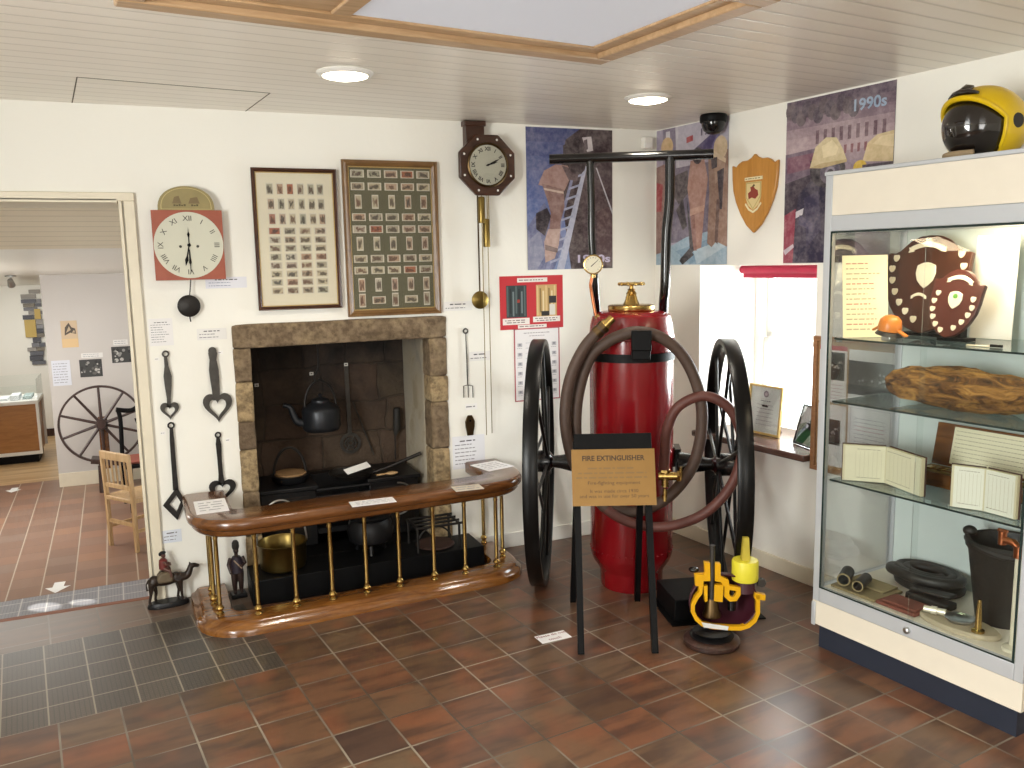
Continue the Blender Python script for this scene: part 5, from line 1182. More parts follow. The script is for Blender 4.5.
# ------------------------------------------------------------------ glazed display case
FLc = onfloor(818, 646) - E1 * .02 - E2 * .02; FLc.z = 0
CL, CD, CH = .862, .50, 1.943
cs = thing('display_case', 'tall glazed aluminium display case with cream header and dark blue plinth on the right', 'display case', FLc, RW)
def CP(px, py, d):
    """point seen at (px, py) on the plane at depth d behind the case front, in case coordinates"""
    q = hit(px, py, E2, E2.dot(FLc) + d); r_ = q - FLc; return Vector((r_.dot(E1), d, q.z))
MB().box(.022, .022, 0, CL - .022, CD - .02, .092).build('plinth', 'navy', cs)
MB().box(0, .002, .112, CL, CD, .205).box(0, .0, .104, CL, CD, .112).build('base_panel', 'case_cream', cs)
mb = MB()
for x in (0, CL - .032):
    for y in (0, CD - .03): mb.box(x, y, .2055, x + .032, y + .03, CH - .015)
mb.box(.032, 0, .2055, CL - .032, .03, .265).box(.032, CD - .03, .2055, CL - .032, CD, .265).box(.032, 0, 1.715, CL - .032, .03, 1.775).box(.032, CD - .03, 1.715, CL - .032, CD, 1.775)
for x in (0, CL - .032): mb.box(x, .03, .2055, x + .032, CD - .03, .265).box(x, .03, 1.715, x + .032, CD - .03, 1.775)
mb.box(-.004, -.004, CH - .015, CL + .004, CD + .0, CH)
mb.box(0, -.006, .098, .02, .0, .2)
mb.build('frame', 'alu', cs, bevel=.004)
MB().box(.032, -.0012, .265, .04, .0005, 1.715).box(CL - .04, -.0012, .265, CL - .032, .0005, 1.715).box(.04, -.0012, 1.707, CL - .04, .0005, 1.715).box(.04, -.0012, .265, CL - .04, .0005, .271).build('gasket', 'glass_edge', cs)
MB().box(.032, .004, 1.776, CL - .032, .012, CH - .0155).box(.004, .03, 1.776, .012, CD - .03, CH - .0155).box(CL - .012, .03, 1.776, CL - .004, CD - .03, CH - .0155).build('header_panel', 'case_cream', cs)
MB().box(.032, .03, .24, CL - .032, CD - .03, .2655).build('deck', 'case_cream', cs)
MB().box(.032, .031, 1.756, CL - .032, CD - .031, 1.766).build('header_soffit', 'white_paint', cs)
MB().box(.034, CD - .028, .266, CL - .034, CD - .022, 1.715).build('back_panel', 'case_back', cs)
for x0, x1, y in ((.034, .455, .006), (.425, CL - .034, .016)): MB().box(x0, y, .262, x1, y + .004, 1.718).build('sliding_door', 'glass', cs, smooth=0)
MB().box(.012, .03, .266, .016, CD - .03, 1.715).build('side_pane', 'glass', cs, smooth=0); MB().box(CL - .016, .03, .266, CL - .012, CD - .03, 1.715).build('side_pane', 'glass', cs, smooth=0)
MB().at(T(.44, -.001, .235) @ RX(PI / 2)).lathe([(.012, 0), (.012, .012), (.007, .016), (.0, .016)], 16).build('lock', 'steel', cs)
SH = [1.298, 1.045, .722]
for z in SH:
    s_ = MB().box(.036, .04, z - .007, CL - .036, CD - .04, z).build('shelf', 'shelf_glass', cs, smooth=0)
    MB().box(.036, .036, z - .007, CL - .036, .0395, z).build('shelf_edge', 'glass_edge', s_, smooth=0)
mb = MB()
for z in SH:
    for x in (.026, CL - .04): mb.box(x, .06, z - .018, x + .014, .08, z - .0075).box(x, CD - .08, z - .018, x + .014, CD - .06, z - .0075)
mb.build('shelf_clips', 'steel', cs)
MB().cyl((.08, .048, 1.742), (CL - .08, .048, 1.742), .011, seg=10).build('strip_lamp', emis('warm_tube', 'ffe2ab', 5), cs)
def inc(name, label, cat, x, y, z, rz=0.0, group=None): return thing(name, label, cat, FLc + E1 * x + E2 * y + Vector((0, 0, z)), RW + rz, group)
EP = .001
# --- top shelf
def panel(name, label, px0, py0, px1, py1, d, z, c, cat='notice', lean=.12, lines=12, seed=0, rz=0.0, matname='print', draw=None):
    a, b = CP(px0, py0, d), CP(px1, py1, d); w = abs(b.x - a.x) / 2; h = a.z - z
    mb = MB().at(RX(-lean)).col(c).box(-w, -.003, 0, w, 0, h / math.cos(lean))
    hh_ = h / math.cos(lean)
    for i in range(lines): words(mb, -w * .85, w * .85, hh_ * (.93 - .86 * (i + .5) / lines), hh_ * .022, -.0034, 'b3a888' if i % 4 else 'c08a72', random.Random(seed + i).uniform(.55, .98), seed + i)
    if draw: draw(mb, w, hh_)
    o = mb.build(name, matname, loc=FLc + E1 * ((a.x + b.x) / 2) + E2 * (d + .002) + Vector((0, 0, z + EP)), rotz=RW + rz, smooth=0); return tag(o, label, cat)
a, b = CP(843, 333, .05), CP(888, 333, .20)
panel('standing_notice', 'cream typed sheet standing at the left end of the top case shelf', 843, 256, 888, 333, .13, SH[0], 'f3e7c0', seed=200, lines=14)
o = bpy.data.objects['standing_notice']; ex = Vector((b.x - a.x, .15)); o.scale.x = ex.length / (o.dimensions.x or 1)
o.location = FLc + E1 * (a.x + b.x) / 2 + E2 * .125 + Vector((0, 0, SH[0] + EP)); o.rotation_euler[2] = RW + math.atan2(ex.y, ex.x)
def trophy(name, label, ctr, d, W_, H_, lean, plaques, crest, scrolls, tone, zrot=0.0, tip=0.0):
    c = CP(*ctr, d); z0_ = SH[0] + EP + .012
    t = inc(name, label, 'shield trophy', c.x, d, z0_, zrot)
    K_ = T(0, 0, 0) @ RX(-lean) @ T(0, 0, H_ / 2) @ RY(tip)
    ou = [(.0, .5), (.12, .49), (.22, .45), (.29, .395), (.35, .345), (.41, .32), (.46, .325), (.5, .315), (.49, .2), (.49, .05), (.47, -.1), (.4, -.24), (.3, -.36), (.18, -.45), (.06, -.49), (0, -.5)]
    ou = [(x * W_, z * H_) for x, z in ou]; ou = ou + [(-x, z) for x, z in ou[-2:0:-1]]
    MB().at(K_).prism(ou, -.012, .008).build('board', tone, t, bevel=.004)
    for u, v in plaques:
        mb = MB().at(K_ @ T(u * W_, 0, v * H_)); r_ = .014 if W_ > .3 else .0105
        mb.prism([(-.9 * r_, .8 * r_), (-.3 * r_, .95 * r_), (0, .8 * r_), (.3 * r_, .95 * r_), (.9 * r_, .8 * r_), (r_, 0), (.6 * r_, -.75 * r_), (0, -1.1 * r_), (-.6 * r_, -.75 * r_), (-r_, 0)], -.0155, -.0122); mb.build('name_shield', 'silver', t, bevel=.001)
    u, v, s_ = crest; mb = MB().at(K_ @ T(u * W_, 0, v * H_))
    cr = [(-.9, .75), (-.4, .95), (0, 1.0), (.4, .95), (.9, .75), (1, .1), (.8, -.5), (.4, -.9), (0, -1.15), (-.4, -.9), (-.8, -.5), (-1, .1)]
    mb.prism([(x * s_, z * s_ * 1.1) for x, z in cr], -.017, -.0122); mb.build('centre_shield', 'silver', t, bevel=.002)
    if W_ < .3: MB().at(K_ @ T(u * W_, 0, v * H_ + .012)).prism(circ(0, 0, .009, 16), -.0185, -.0172).build('badge', plain('green_enamel', '5f9a3a', .4), t)
    for u, v, ww, hh__ in scrolls:
        mb = MB().at(K_ @ T(u * W_, 0, v * H_)); n = 9
        up_ = [(ww * (i / (n - 1) - .5), hh__ * (.5 + .9 * math.cos(PI * (i / (n - 1) - .5)) - .5)) for i in range(n)]
        mb.prism([(x, z + hh__ * .5) for x, z in up_] + [(x, z - hh__ * .5) for x, z in up_[::-1]], -.016, -.0122)
        for s2 in (-1, 1): mb.prism([(s2 * ww * .38, -hh__ * .5), (s2 * ww * .58, -hh__ * .7), (s2 * ww * .54, -hh__ * .2), (s2 * ww * .58, hh__ * .35), (s2 * ww * .46, hh__ * .3)], -.0158, -.0122)
        mb.build('scroll', 'silver', t, bevel=.0015)
    MB().box(-W_ * .28, .012, -.0115, W_ * .28, .075, .0).box(-.02, .012 + H_ * .5 * math.sin(lean), 0, .02, .06 + H_ * .35 * math.sin(lean), H_ * .35).build('stand', 'black', t)
    return t
big = [(-.38, .27), (-.42, .16), (-.40, .04), (-.35, -.08), (-.28, -.19), (-.19, -.28), (-.08, -.36), (.38, .3), (.42, .18), (.42, .04), (.36, -.1), (.28, -.22), (.18, -.32)]
trophy('shield_trophy', 'large dark wooden shield trophy with silver plates on the top case shelf', (922, 290), .31, .36, .385, .14, big, (-.0, .1, .043), [(-.02, .36, .14, .02), (-.05, -.13, .06, .012)], 'shield_wood')
sm = [(-.34, .12), (-.38, .0), (-.37, -.12), (-.32, -.23), (-.23, -.33), (-.1, -.40), (.36, .1), (.38, -.02), (.34, -.13), (.26, -.24), (.14, -.34)]
trophy('shield_trophy', 'smaller tilted reddish shield trophy in front of the large one', (951, 302), .20, .20, .255, .2, sm, (.02, .06, .028), [(.02, .33, .09, .016)], plain('red_brown_shield_wood', '4a2119', .3, coat=.2), 0.0, .12)
c = CP(889, 322, .068); t = inc('miniature_helmet', 'small orange leather helmet ornament with dark brim on the top case shelf', 'ornament', c.x, .071, SH[0] + EP + .001)
MB().at(T(0, 0, .037) @ RY(.15)).lathe([(.041, 0), (.043, .016), (.038, .042), (.024, .056), (.0, .062)], 24).build('crown', 'orange', t, bevel=0)
MB().at(T(0, 0, .031) @ RY(.2)).lathe([(.0, .004), (.04, .004), (.047, -.006), (.049, -.01), (.046, -.01), (.038, .0), (.0, .0)], 28).build('brim', 'leather', t)
MB().box(-.02, -.02, .0, .02, .02, .02).build('block', 'steel', t, bevel=.004)
MB().at(T(-.052, 0, .046) @ RY(-.5)).box(-.02, -.008, -.004, .02, .008, .004).at(T(.055, .0, .03) @ RY(.5)).box(-.022, -.01, -.004, .022, .01, .004).build('ear_flap', 'orange', t, bevel=.002)
MB().tube([(-.035, 0, .06), (-.015, 0, .076), (.015, 0, .078), (.035, 0, .06)], .004, 8).build('comb', 'orange', t)
panel('standing_card', 'tall plain white card standing at the right of the top case shelf', 975, 236, 1012, 330, .40, SH[0], 'f2efe6', lines=0, lean=.05)
c = CP(1030, 300, .26); t = inc('silver_plate', 'round silver salver standing at the far right end of the top case shelf', 'plate', .775, .26, SH[0] + .014)
MB().at(T(0, .0, .055) @ RX(PI / 2 - .15)).lathe([(.0, 0), (.04, 0), (.05, .004), (.058, .01), (.059, .014), (.05, .009), (.04, .005), (.0, .005)], 44).build('plate', 'silver', t); MB().box(-.04, -.015, -.0125, .04, .05, -.0015).build('foot', 'black', t)
c = CP(985, 333, .12); t = inc('paper_knife', 'slim silver blade lying at the front of the top case shelf', 'paper knife', c.x, .12, SH[0] + EP, .1)
MB().box(-.06, -.006, 0, .02, .006, .004).build('blade', 'silver', t, bevel=.0015); MB().tube([(.0201, 0, .005), (.06, 0, .005)], .005, 8).build('handle', 'black', t)
# --- second shelf: charred timber
c = CP(962, 385, .24); t = inc('charred_timber', 'long ragged lump of charred brown timber on the second case shelf', 'timber', .475, .24, SH[1] + EP)
import bmesh
from mathutils import noise as nz
bm = bmesh.new(); bmesh.ops.create_icosphere(bm, subdivisions=5, radius=1)
for v in bm.verts:
    q = v.co.copy(); k = 1 - .3 * max(0, q.x) ** 2; rr_ = max(1e-4, math.hypot(q.y, q.z)) ; f_ = rr_ ** .62 / rr_; x = math.copysign(abs(q.x) ** 1.0, q.x) * .33; z = q.z * f_ * .078 * k; y = q.y * f_ * .1
    n_ = nz.noise_vector(Vector((x * 9, y * 22, z * 26))) * .016 + nz.noise_vector(Vector((x * 30, y * 60, z * 60))) * .006
    v.co = Vector((x, y, z)) + n_
mn = min(v.co.z for v in bm.verts)
for v in bm.verts: v.co.z = max(v.co.z, mn + .012) - mn - .012
me = bpy.data.meshes.new('timber'); bm.to_mesh(me); bm.free(); me.materials.append(M['charred'])
for p_ in me.polygons: p_.use_smooth = True
o = bpy.data.objects.new('log', me); COL.objects.link(o); o.parent = t
MB().at(T(.02, -.085, .095) @ RX(-.5)).col('e6d489').box(-.034, -.002, -.011, .034, 0, .011).at(T(.02, -.085, .095) @ RX(-.5)).col('7d6c38').box(-.028, -.0026, .001, .02, -.002, .004).box(-.028, -.0026, -.006, .01, -.002, -.003).build('caption_tag', 'print', t, smooth=0)
# --- third shelf: open books, instrument box
def book(label, L_, M_, R_, pyt, leaf='e6e0c6'):
    a, m_, b = [CP(q[0], 480, q[1]) for q in (L_, M_, R_)]; h = CP(M_[0], pyt, M_[1]).z - SH[2]
    t = inc('open_book', label, 'book', m_.x, M_[1], SH[2] + EP)
    wl, wr = m_.x - a.x, b.x - m_.x; tilt = (math.atan2(M_[1] - L_[1], wl), math.atan2(M_[1] - R_[1], wr))
    for s_, w_, ang in ((-1, wl, tilt[0]), (1, wr, tilt[1])):
        mt = RZ(-s_ * ang); 
        MB().at(mt).box(0, .012, 0, s_ * w_, .016, h + .003).build('cover', 'leather', t) if False else MB().at(mt).box(0, .014, 0, s_ * w_ / math.cos(ang), .018, h + .004).build('cover', plain('brown_book_cloth', '4a2b22', .6), t)
        mb = MB().at(mt).col('cfc6a4').box(0, 0, .002, s_ * (w_ / math.cos(ang) - .004), .0135, h).col(leaf).box(s_ * .003, -.0004, .003, s_ * (w_ / math.cos(ang) - .012), .0, h - .002)
        for k in range(7): x = s_ * w_ * (.12 + .12 * k); mb.col('b8ae90').box(x, -.0007, h * .1, x + .0007, -.0004, h * .85)
        words(mb, min(s_ * .01, s_ * w_ * .8), max(s_ * .01, s_ * w_ * .8), h * .9, .003, -.0008, '8a8068', .9, 31)
        words(mb, min(s_ * .01, s_ * w_ * .8), max(s_ * .01, s_ * w_ * .8), h * .12, .003, -.0008, '8a8068', .9, 32)
        mb.build('pages', 'print', t, smooth=0)
    return t
book('open ledger standing at the left of the third case shelf, pages spread', (841, .055), (885, .15), (922, .085), 447, 'dcd6ba')
book('open ledger standing at the right front of the third case shelf', (950, .06), (985, .10), (1019, .09), 469, 'e0dfd0')
c = CP(829, 470, .07); t = inc('folded_card', 'small folded white card at the left front corner of the third case shelf', 'card', .075, .17, SH[2] + EP, .5)
MB().add([(-.02, -.02, 0), (.02, -.02, 0), (.02, 0, .055), (-.02, 0, .055), (.02, .02, 0), (-.02, .02, 0)], [(0, 1, 2, 3), (3, 2, 4, 5)]).build('card', 'paper', t, smooth=0).modifiers.new('s', 'SOLIDIFY').thickness = .0008
a, b = CP(918, 470, .25), CP(1020, 470, .25)
t = inc('wooden_box', 'open mahogany instrument box with rods and brass clasps on the third case shelf', 'box', .45, .345, SH[2] + EP)
bw = .21
MB().box(-bw, -.08, 0, bw, .05, .012).box(-bw, -.08, .012, bw, -.072, .055).box(-bw, .042, .012, bw, .05, .055).box(-bw, -.072, .012, -bw + .008, .042, .055).box(bw - .008, -.072, .012, bw, .042, .055).build('tray', 'fender', t, bevel=.001)
MB().at(T(0, .052, .057) @ RX(-.2)).box(-bw, 0, 0, bw, .02, .17).build('lid', 'fender', t, bevel=.001)
mb = MB().at(T(0, .052, .057) @ RX(-.2)).col('eee6c8').box(-bw + .075, -.002, .012, bw - .012, -.0004, .16)
for k in range(8): words(mb, -bw + .085, bw - .02, .145 - k * .016, .0035, -.0024, 'a89c7a', .95, 300 + k)
mb.build('lid_paper', 'print', t, smooth=0)
for i, y in enumerate((-.05, -.03, -.012, .006, .024)): MB().cyl((-bw + .02, y, .053), (bw - .02, y, .053), .006, seg=8).build('rod', ('brass_dark', 'fender', 'brass_dark', 'walnut2', 'brass_dark')[i], t)
for x in (-.17, -.12): MB().box(x, -.055, .0595, x + .025, -.01, .066).build('clasp', 'brass', t, bevel=.002)
# --- deck of the case
ZD = .2655 + EP
t = inc('hose_coil', 'coiled dark canvas fire hose on the case floor', 'hose', .27, .36, ZD)
mb = MB(); sp_ = []
for k in range(150): a_ = k * .21; r_ = .05 + .105 * ((k % 75) / 75 if k < 75 else 1 - (k - 75) / 75 * .8); sp_.append((r_ * math.cos(a_), r_ * math.sin(a_) * .62, .022 + (.04 if k > 80 else .04 * max(0, (k - 68) / 12))))
mb.tube(sp_, .021, 10); mb.build('coil', 'leather', t); 
mb = MB().box(.02, -.17, .0, .2, -.105, .028); mb.at(T(.03, -.13, .031) @ RY(-.1)).box(-.0, -.025, 0, .17, .025, .014); mb.build('loose_end', 'leather', t, bevel=.006)
t = inc('canvas_mat', 'folded khaki canvas sheet under the rolled tubes on the case floor', 'canvas', .16, .145, ZD)
MB().box(-.11, -.1, 0, .1, .08, .012).box(-.1, -.02, .0125, .08, .078, .022).build('sheet', 'khaki', t, bevel=.005)
t = inc('red_cloth', 'folded rust red cloth on the case floor before the hose', 'cloth', .33, .11, ZD); MB().box(-.07, -.06, 0, .1, .05, .014).box(-.05, -.05, .0145, .095, .045, .024).build('cloth', 'brick_cloth', t, bevel=.005)
for i, (x, y, ln, r_, lab) in enumerate(((.09, .09, .1, .026, 'open-ended dark tube at the front left of the case floor'), (.165, .095, .11, .022, 'smaller open-ended dark tube beside the red cloth on the case floor'))):
    t = inc('leather_tube', lab, 'tube', x, y, ZD + .024 + r_, .5 if i == 0 else .35); 
    MB().at(RX(PI / 2)).lathe([(r_, -ln / 2), (r_, ln / 2), (r_ * .85, ln / 2), (r_ * .85, -ln / 2), (r_, -ln / 2)], 24, cap=False).build('tube', 'leather', t) if True else None
    mb = MB().at(T(0, -ln / 2 - .0005, 0) @ RX(PI / 2)).lathe([(r_ * .8, 0), (r_ * 1.03, 0), (r_ * 1.03, .004), (r_ * .8, .004), (r_ * .8, 0)], 24, cap=False).build('lip', 'khaki', t)
t = inc('leather_bucket', 'old black leather fire bucket with rolled rim on the case floor', 'bucket', .615, .30, ZD)
MB().lathe([(.0, 0), (.085, 0), (.09, .01), (.125, .27), (.134, .28), (.136, .3), (.128, .31), (.12, .305), (.116, .27), (.083, .015), (.0, .012)], 44).build('body', 'leather', t)
mb = MB().tube([(.13 * math.cos(a), .13 * math.sin(a), .292 + .012 * math.sin(2 * a)) for a in [2 * PI * k / 40 for k in range(40)]], .011, 8, True).ball((-.128, -.02, .315), (.026, .024, .02)).build('rim', 'leather', t)
MB().tube([(-.12 * math.cos(a), .02, .30 - .22 * math.sin(a)) for a in [PI * k / 20 for k in range(21)]], .008, 8).build('handle', 'khaki', t) if False else None
t = inc('brass_standpipe', 'pale upright standpipe with brass tap head at the right end of the case floor', 'standpipe', .775, .09, ZD)
MB().lathe([(.0, 0), (.035, 0), (.035, .012), (.013, .02), (.012, .33), (.0, .33)], 20).build('pipe', plain('pale_painted_pipe', 'd9d2bb', .35), t); MB().cyl((0, 0, .331), (0, 0, .372), .019, seg=12).tube([(0, 0, .36), (-.02, 0, .378), (-.06, 0, .38)], .013, 10).cyl((-.06, 0, .362), (-.06, 0, .41), .014, seg=10).cyl((-.075, 0, .41), (-.045, 0, .41), .007, seg=8).build('tap_head', 'copper', t)
t = inc('stone_slab', 'pale oval stone slab holding small brass fittings on the case floor', 'slab', .56, .12, ZD)
mb = MB().lathe([(.0, 0), (1, 0), (1.02, .5), (.95, 1), (.0, 1)], 30); mb.v = [Vector((v.x * .15, v.y * .075, v.z * .018)) for v in mb.v]; mb.build('slab', 'sandstone_tray', t)
t = inc('brass_coupling', 'silvery hose coupling lying on the left of the stone slab', 'coupling', .475, .1, ZD + .0195 + .016, .4); MB().tube([(-.035, 0, 0), (-.01, 0, 0), (-.0099, 0, 0), (.01, 0, 0), (.0101, 0, 0), (.04, 0, 0)], [.012, .012, .0155, .0155, .011, .013], 14).build('coupling', 'silver', t)
t = inc('brass_nozzle', 'small upright brass nozzle standing on the right of the stone slab', 'nozzle', .65, .09, ZD + .0195); MB().lathe([(.0, 0), (.022, 0), (.022, .008), (.012, .014), (.01, .05), (.006, .12), (.0, .12)], 18).build('nozzle', 'brass', t)
t = inc('glass_dish', 'shallow round dark dish on the stone slab between coupling and nozzle', 'dish', .56, .125, ZD + .0195); MB().lathe([(.0, 0), (.04, 0), (.052, .012), (.05, .014), (.038, .004), (.0, .004)], 30).build('dish', 'steel', t)

# --- yellow helmet on top of the case
hc = CP(992, 130, .2); t = inc('firefighter_helmet', 'yellow firefighter helmet with smoked full-face visor on top of the display case', 'helmet', .475, .235, CH + EP, 0)
t.rotation_euler[2] = math.atan2(.03, -.99)   # the face of the helmet is its local +x
import mathutils
def dome(rx, ry, rz_, z0_, cut, name, m, parent, th=.006, seg=48, rings=28):
    vs, fs = [], []; idx = {}
    for i in range(rings + 1):
        ph = PI / 2 - (PI * .78) * i / rings
        for k in range(seg):
            a = 2 * PI * k / seg; p_ = Vector((rx * math.cos(ph) * math.cos(a), ry * math.cos(ph) * math.sin(a), z0_ + rz_ * math.sin(ph)))
            idx[i, k] = len(vs); vs.append(p_)
    for i in range(rings):
        for k in range(seg):
            q = [idx[i, k], idx[i, (k + 1) % seg], idx[i + 1, (k + 1) % seg], idx[i + 1, k]]; c_ = sum((vs[j] for j in q), Vector()) / 4
            if cut(c_): fs.append(tuple(q))
    used = sorted({j for f in fs for j in f}); mp = {j: n for n, j in enumerate(used)}
    mb = MB().add([vs[j] for j in used], [tuple(mp[j] for j in f[::-1]) for f in fs]); o = mb.build(name, m, parent, smooth=60); s_ = o.modifiers.new('s', 'SOLIDIFY'); s_.thickness = th; s_.offset = 0
    return o
HZ0 = .115
def zrim(a_): return .205 - .075 * (abs(a_) / (PI * .42)) ** 2.5
def shell_cut(c_): 
    if c_.z < .004: return False
    a_ = abs(math.atan2(c_.y / .127, c_.x / .155)); front = a_ < PI * .42 and c_.z < zrim(a_)
    return not front
dome(.155, .127, .137, HZ0, shell_cut, 'shell', 'helmet', t, .007)
dome(.145, .117, .126, HZ0, lambda c_: c_.x > .0 and c_.z < .225 and c_.z > .006, 'visor', 'visor', t, .004)
dome(.141, .112, .122, HZ0, lambda c_: c_.z > .03 and c_.x < .06, 'liner', 'rubber', t, .004)
# brow edge of the shell and dark brow badge
br_ = []
def onshell(a, z, g=1.03):
    r_ = math.sqrt(max(.05, 1 - ((z - HZ0) / .137) ** 2)); return (.155 * g * r_ * math.cos(a), .127 * g * r_ * math.sin(a), z)
for k in range(5): br_.append(onshell(-PI * .42, .015 + .1 * k / 5, 1.0))
for k in range(33): a = -PI * .42 + PI * .84 * k / 32; br_.append(onshell(a, zrim(a), 1.0 + .07 * math.cos(a / .84)))
for k in range(5): br_.append(onshell(PI * .42, .095 - .1 * k / 5 + .02, 1.0))
MB().tube(br_, [.006 + .004 * math.sin(PI * k / 42) for k in range(43)], 8).build('brow_rim', 'helmet', t)
MB().tube([(.098, -.06, .217), (.108, -.03, .225), (.112, 0, .228), (.108, .03, .225), (.098, .06, .217)], [.005, .010, .012, .010, .005], 10).tube([(.1, 0, .23), (.085, 0, .239), (.06, 0, .248)], [.016, .018, .008], 10).build('brow_badge', 'visor', t)
for s_ in (-1, 1):
    MB().at(T(-.01, s_ * .121, .12) @ RX(PI / 2)).lathe([(.0, -.01), (.024, -.01), (.028, 0), (.024, .01), (.0, .01)], 24).build('visor_pivot', 'rubber', t)
MB().tube([(.105, -.06, .02), (.128, -.02, .015), (.128, .02, .015), (.105, .06, .02)], [.01, .015, .015, .01], 10).build('chin_guard', plain('tan_chin_pad', '9b8768', .7), t)
# ------------------------------------------------------------------ window sill things and the notice board beyond the case
def RP(px, py, d):
    q = hit(px, py, E2, d); return Vector((q.dot(E1), d, q.z))
WZ = .66 + .0008
a, b = RP(748, 383, .17), RP(780, 435, .17)
t = thing('framed_certificate', 'gilt framed certificate standing on the window sill behind the right cart wheel', 'certificate', rloc((a.x + b.x) / 2, .17, WZ), RW)
w, h = (b.x - a.x) / 2 + .0, a.z - WZ; ln = RX(-.1)
def std_frame(t, w, h, fw, fm, ln, face, lines=None, depth=.014):
    MB().at(ln).ring([(-w, 0), (w, 0), (w, h), (-w, h)], [(-w + fw, fw), (w - fw, fw), (w - fw, h - fw), (-w + fw, h - fw)], -depth, 0).build('frame', fm, t, smooth=0, bevel=.0015)
    mb = MB().at(ln).col(face).box(-w + fw, -.004, fw, w - fw, -.001, h - fw)
    if lines: lines(mb, w, h)
    mb.build('sheet', 'print', t, smooth=0); MB().at(ln).box(-w + fw, -.008, fw, w - fw, -.007, h - fw).build('glass', 'frame_glass', t, smooth=0)
    MB().at(T(0, .003, 0)).add([(-.02, .0, h * .6), (.02, .0, h * .6), (.02, .14 * h + .08, .0), (-.02, .14 * h + .08, .0), (-.02, .003, h * .6), (.02, .003, h * .6), (.02, .083 + .14 * h, 0), (-.02, .083 + .14 * h, 0)], [(0, 1, 2, 3), (4, 7, 6, 5), (0, 4, 5, 1), (2, 6, 7, 3), (1, 5, 6, 2), (0, 3, 7, 4)]).build('strut', 'black', t, smooth=0)
def cert(mb, w, h):
    y = -.0044; mb.col('8d7f86').prism(circ(0, h * .82, w * .16, 8), y, y + .0002).col('c4b8ba').prism(circ(0, h * .82, w * .08, 8), y - .0003, y)
    words(mb, -w * .3, w * .3, h * .68, .006, y, '77757c', .95, 1, 'C')
    for k in range(6): words(mb, -w * .6, w * .6, h * (.6 - .08 * k), .0045, y, '9a989e', .8, 2 + k, 'C')
std_frame(t, w, h, .012, 'gold_paint', ln, 'e6ece6', cert)
a, b = RP(793, 400, .05), RP(820, 440, .05)
t = thing('framed_photo', 'black framed photograph of a green lawn leaning on the window sill', 'photo frame', rloc(1.075, .10, WZ), RW - .3)
def lawn(mb, w, h):
    y = -.0044; mb.col('cfd3d6').rect(-w * .88, h * .45, w * .88, h * .93, y).col('3f7a4c').rect(-w * .88, h * .06, w * .88, h * .45, y).col('4b4a50').flat([(-w * .3, h * .42), (w * .88, h * .38), (w * .88, h * .58), (-w * .3, h * .56)], y - .0003).col('3a4a3c').prism(circ(-w * .1, h * .66, w * .18, 12), y - .0005, y - .0003).col('2f5c3a').flat([(-w * .88, h * .2), (-w * .4, h * .4), (-w * .5, h * .6), (-w * .88, h * .5)], y - .0004)
std_frame(t, .125, .21, .007, 'black', RX(-.28), '8a8f8a', lawn, .01)
t = thing('notice_board', 'brown framed pin board on the right wall seen through the end of the display case', 'notice board', rloc(1.47, -.0015, .92), RW)
bw_, bh_ = .275, .325
MB().ring([(-bw_, -bh_), (bw_, -bh_), (bw_, bh_), (-bw_, bh_)], [(-bw_ + .022, -bh_ + .022), (bw_ - .022, -bh_ + .022), (bw_ - .022, bh_ - .022), (-bw_ + .022, bh_ - .022)], -.022, 0).build('frame', wood('light_brown_board_frame', '8a6242', 'a57a54'), t, bevel=.002)
MB().box(-bw_ + .022, -.006, -bh_ + .022, bw_ - .022, -.0005, bh_ - .022).build('board', plain('brown_cork', 'a9875f', .9), t)
def sheet(x0, z0, x1, z1, c, draw, lab):
    mb = MB().col(c).box(x0, -.0075, z0, x1, -.0065, z1); draw(mb, x0, z0, x1, z1); mb.build('pinned_sheet', 'print', t, smooth=0, label=lab)
def crowd(mb, x0, z0, x1, z1, dark, light):
    mb.col(dark).rect(x0, z0, x1, z1, -.0079); rr = random.Random(int((x0 + 9) * 1000))
    for k in range(26): cx_, cz_ = rr.uniform(x0 + .008, x1 - .008), rr.uniform(z0 + (z1 - z0) * .3, z1 - (z1 - z0) * .2); mb.col(light if k % 2 else dark).prism(circ(cx_, cz_, .006, 7), -.0083 - k * .00002, -.0079)
def d1(mb, x0, z0, x1, z1):
    mb.col('b5303c').rect(x0, z1 - .022, x1, z1, -.0079); crowd(mb, x0 + .006, z0 + (z1 - z0) * .4, x1 - .012, z1 - .03, '3a3638', 'b9b2ac')
    for k in range(5): words(mb, x0 + .01, x1 - .01, z0 + .085 - .016 * k, .004, -.0079, 'a5727a', .9, 7 + k)
def d2(mb, x0, z0, x1, z1): crowd(mb, x0, z0 + (z1 - z0) * .16, x1, z1 - .05, '4e4b50', 'b4b6bb')
def d3(mb, x0, z0, x1, z1): crowd(mb, x0 + .006, z0 + (z1 - z0) * .35, x1 - .03, z1 - .07, '3d3436', 'a59a98')
def d4(mb, x0, z0, x1, z1):
    mb.col('9a94a0').ring([(x0 + .012, z0 + .012), (x1 - .012, z0 + .012), (x1 - .012, z1 - .012), (x0 + .012, z1 - .012)], [(x0 + .014, z0 + .014), (x1 - .014, z0 + .014), (x1 - .014, z1 - .014), (x0 + .014, z1 - .014)], -.008, -.0076)
    for k in range(8): words(mb, x0 + .03, x1 - .03, z1 - .06 - .018 * k, .005, -.0079, 'a0525c' if k in (2, 3) else '8f8b92', .9, 17 + k, 'C')
sheet(-.245, .015, -.09, .285, 'e3dedb', d1, 'sheet with red heading and group photograph'); sheet(-.08, .03, .22, .275, 'd9d8d6', d2, 'large dark group photograph'); sheet(-.245, -.29, -.085, .005, 'dedbd9', d3, 'sheet with small group photograph'); sheet(-.075, -.29, .16, .02, 'dcd9da', d4, 'certificate with ruled border')

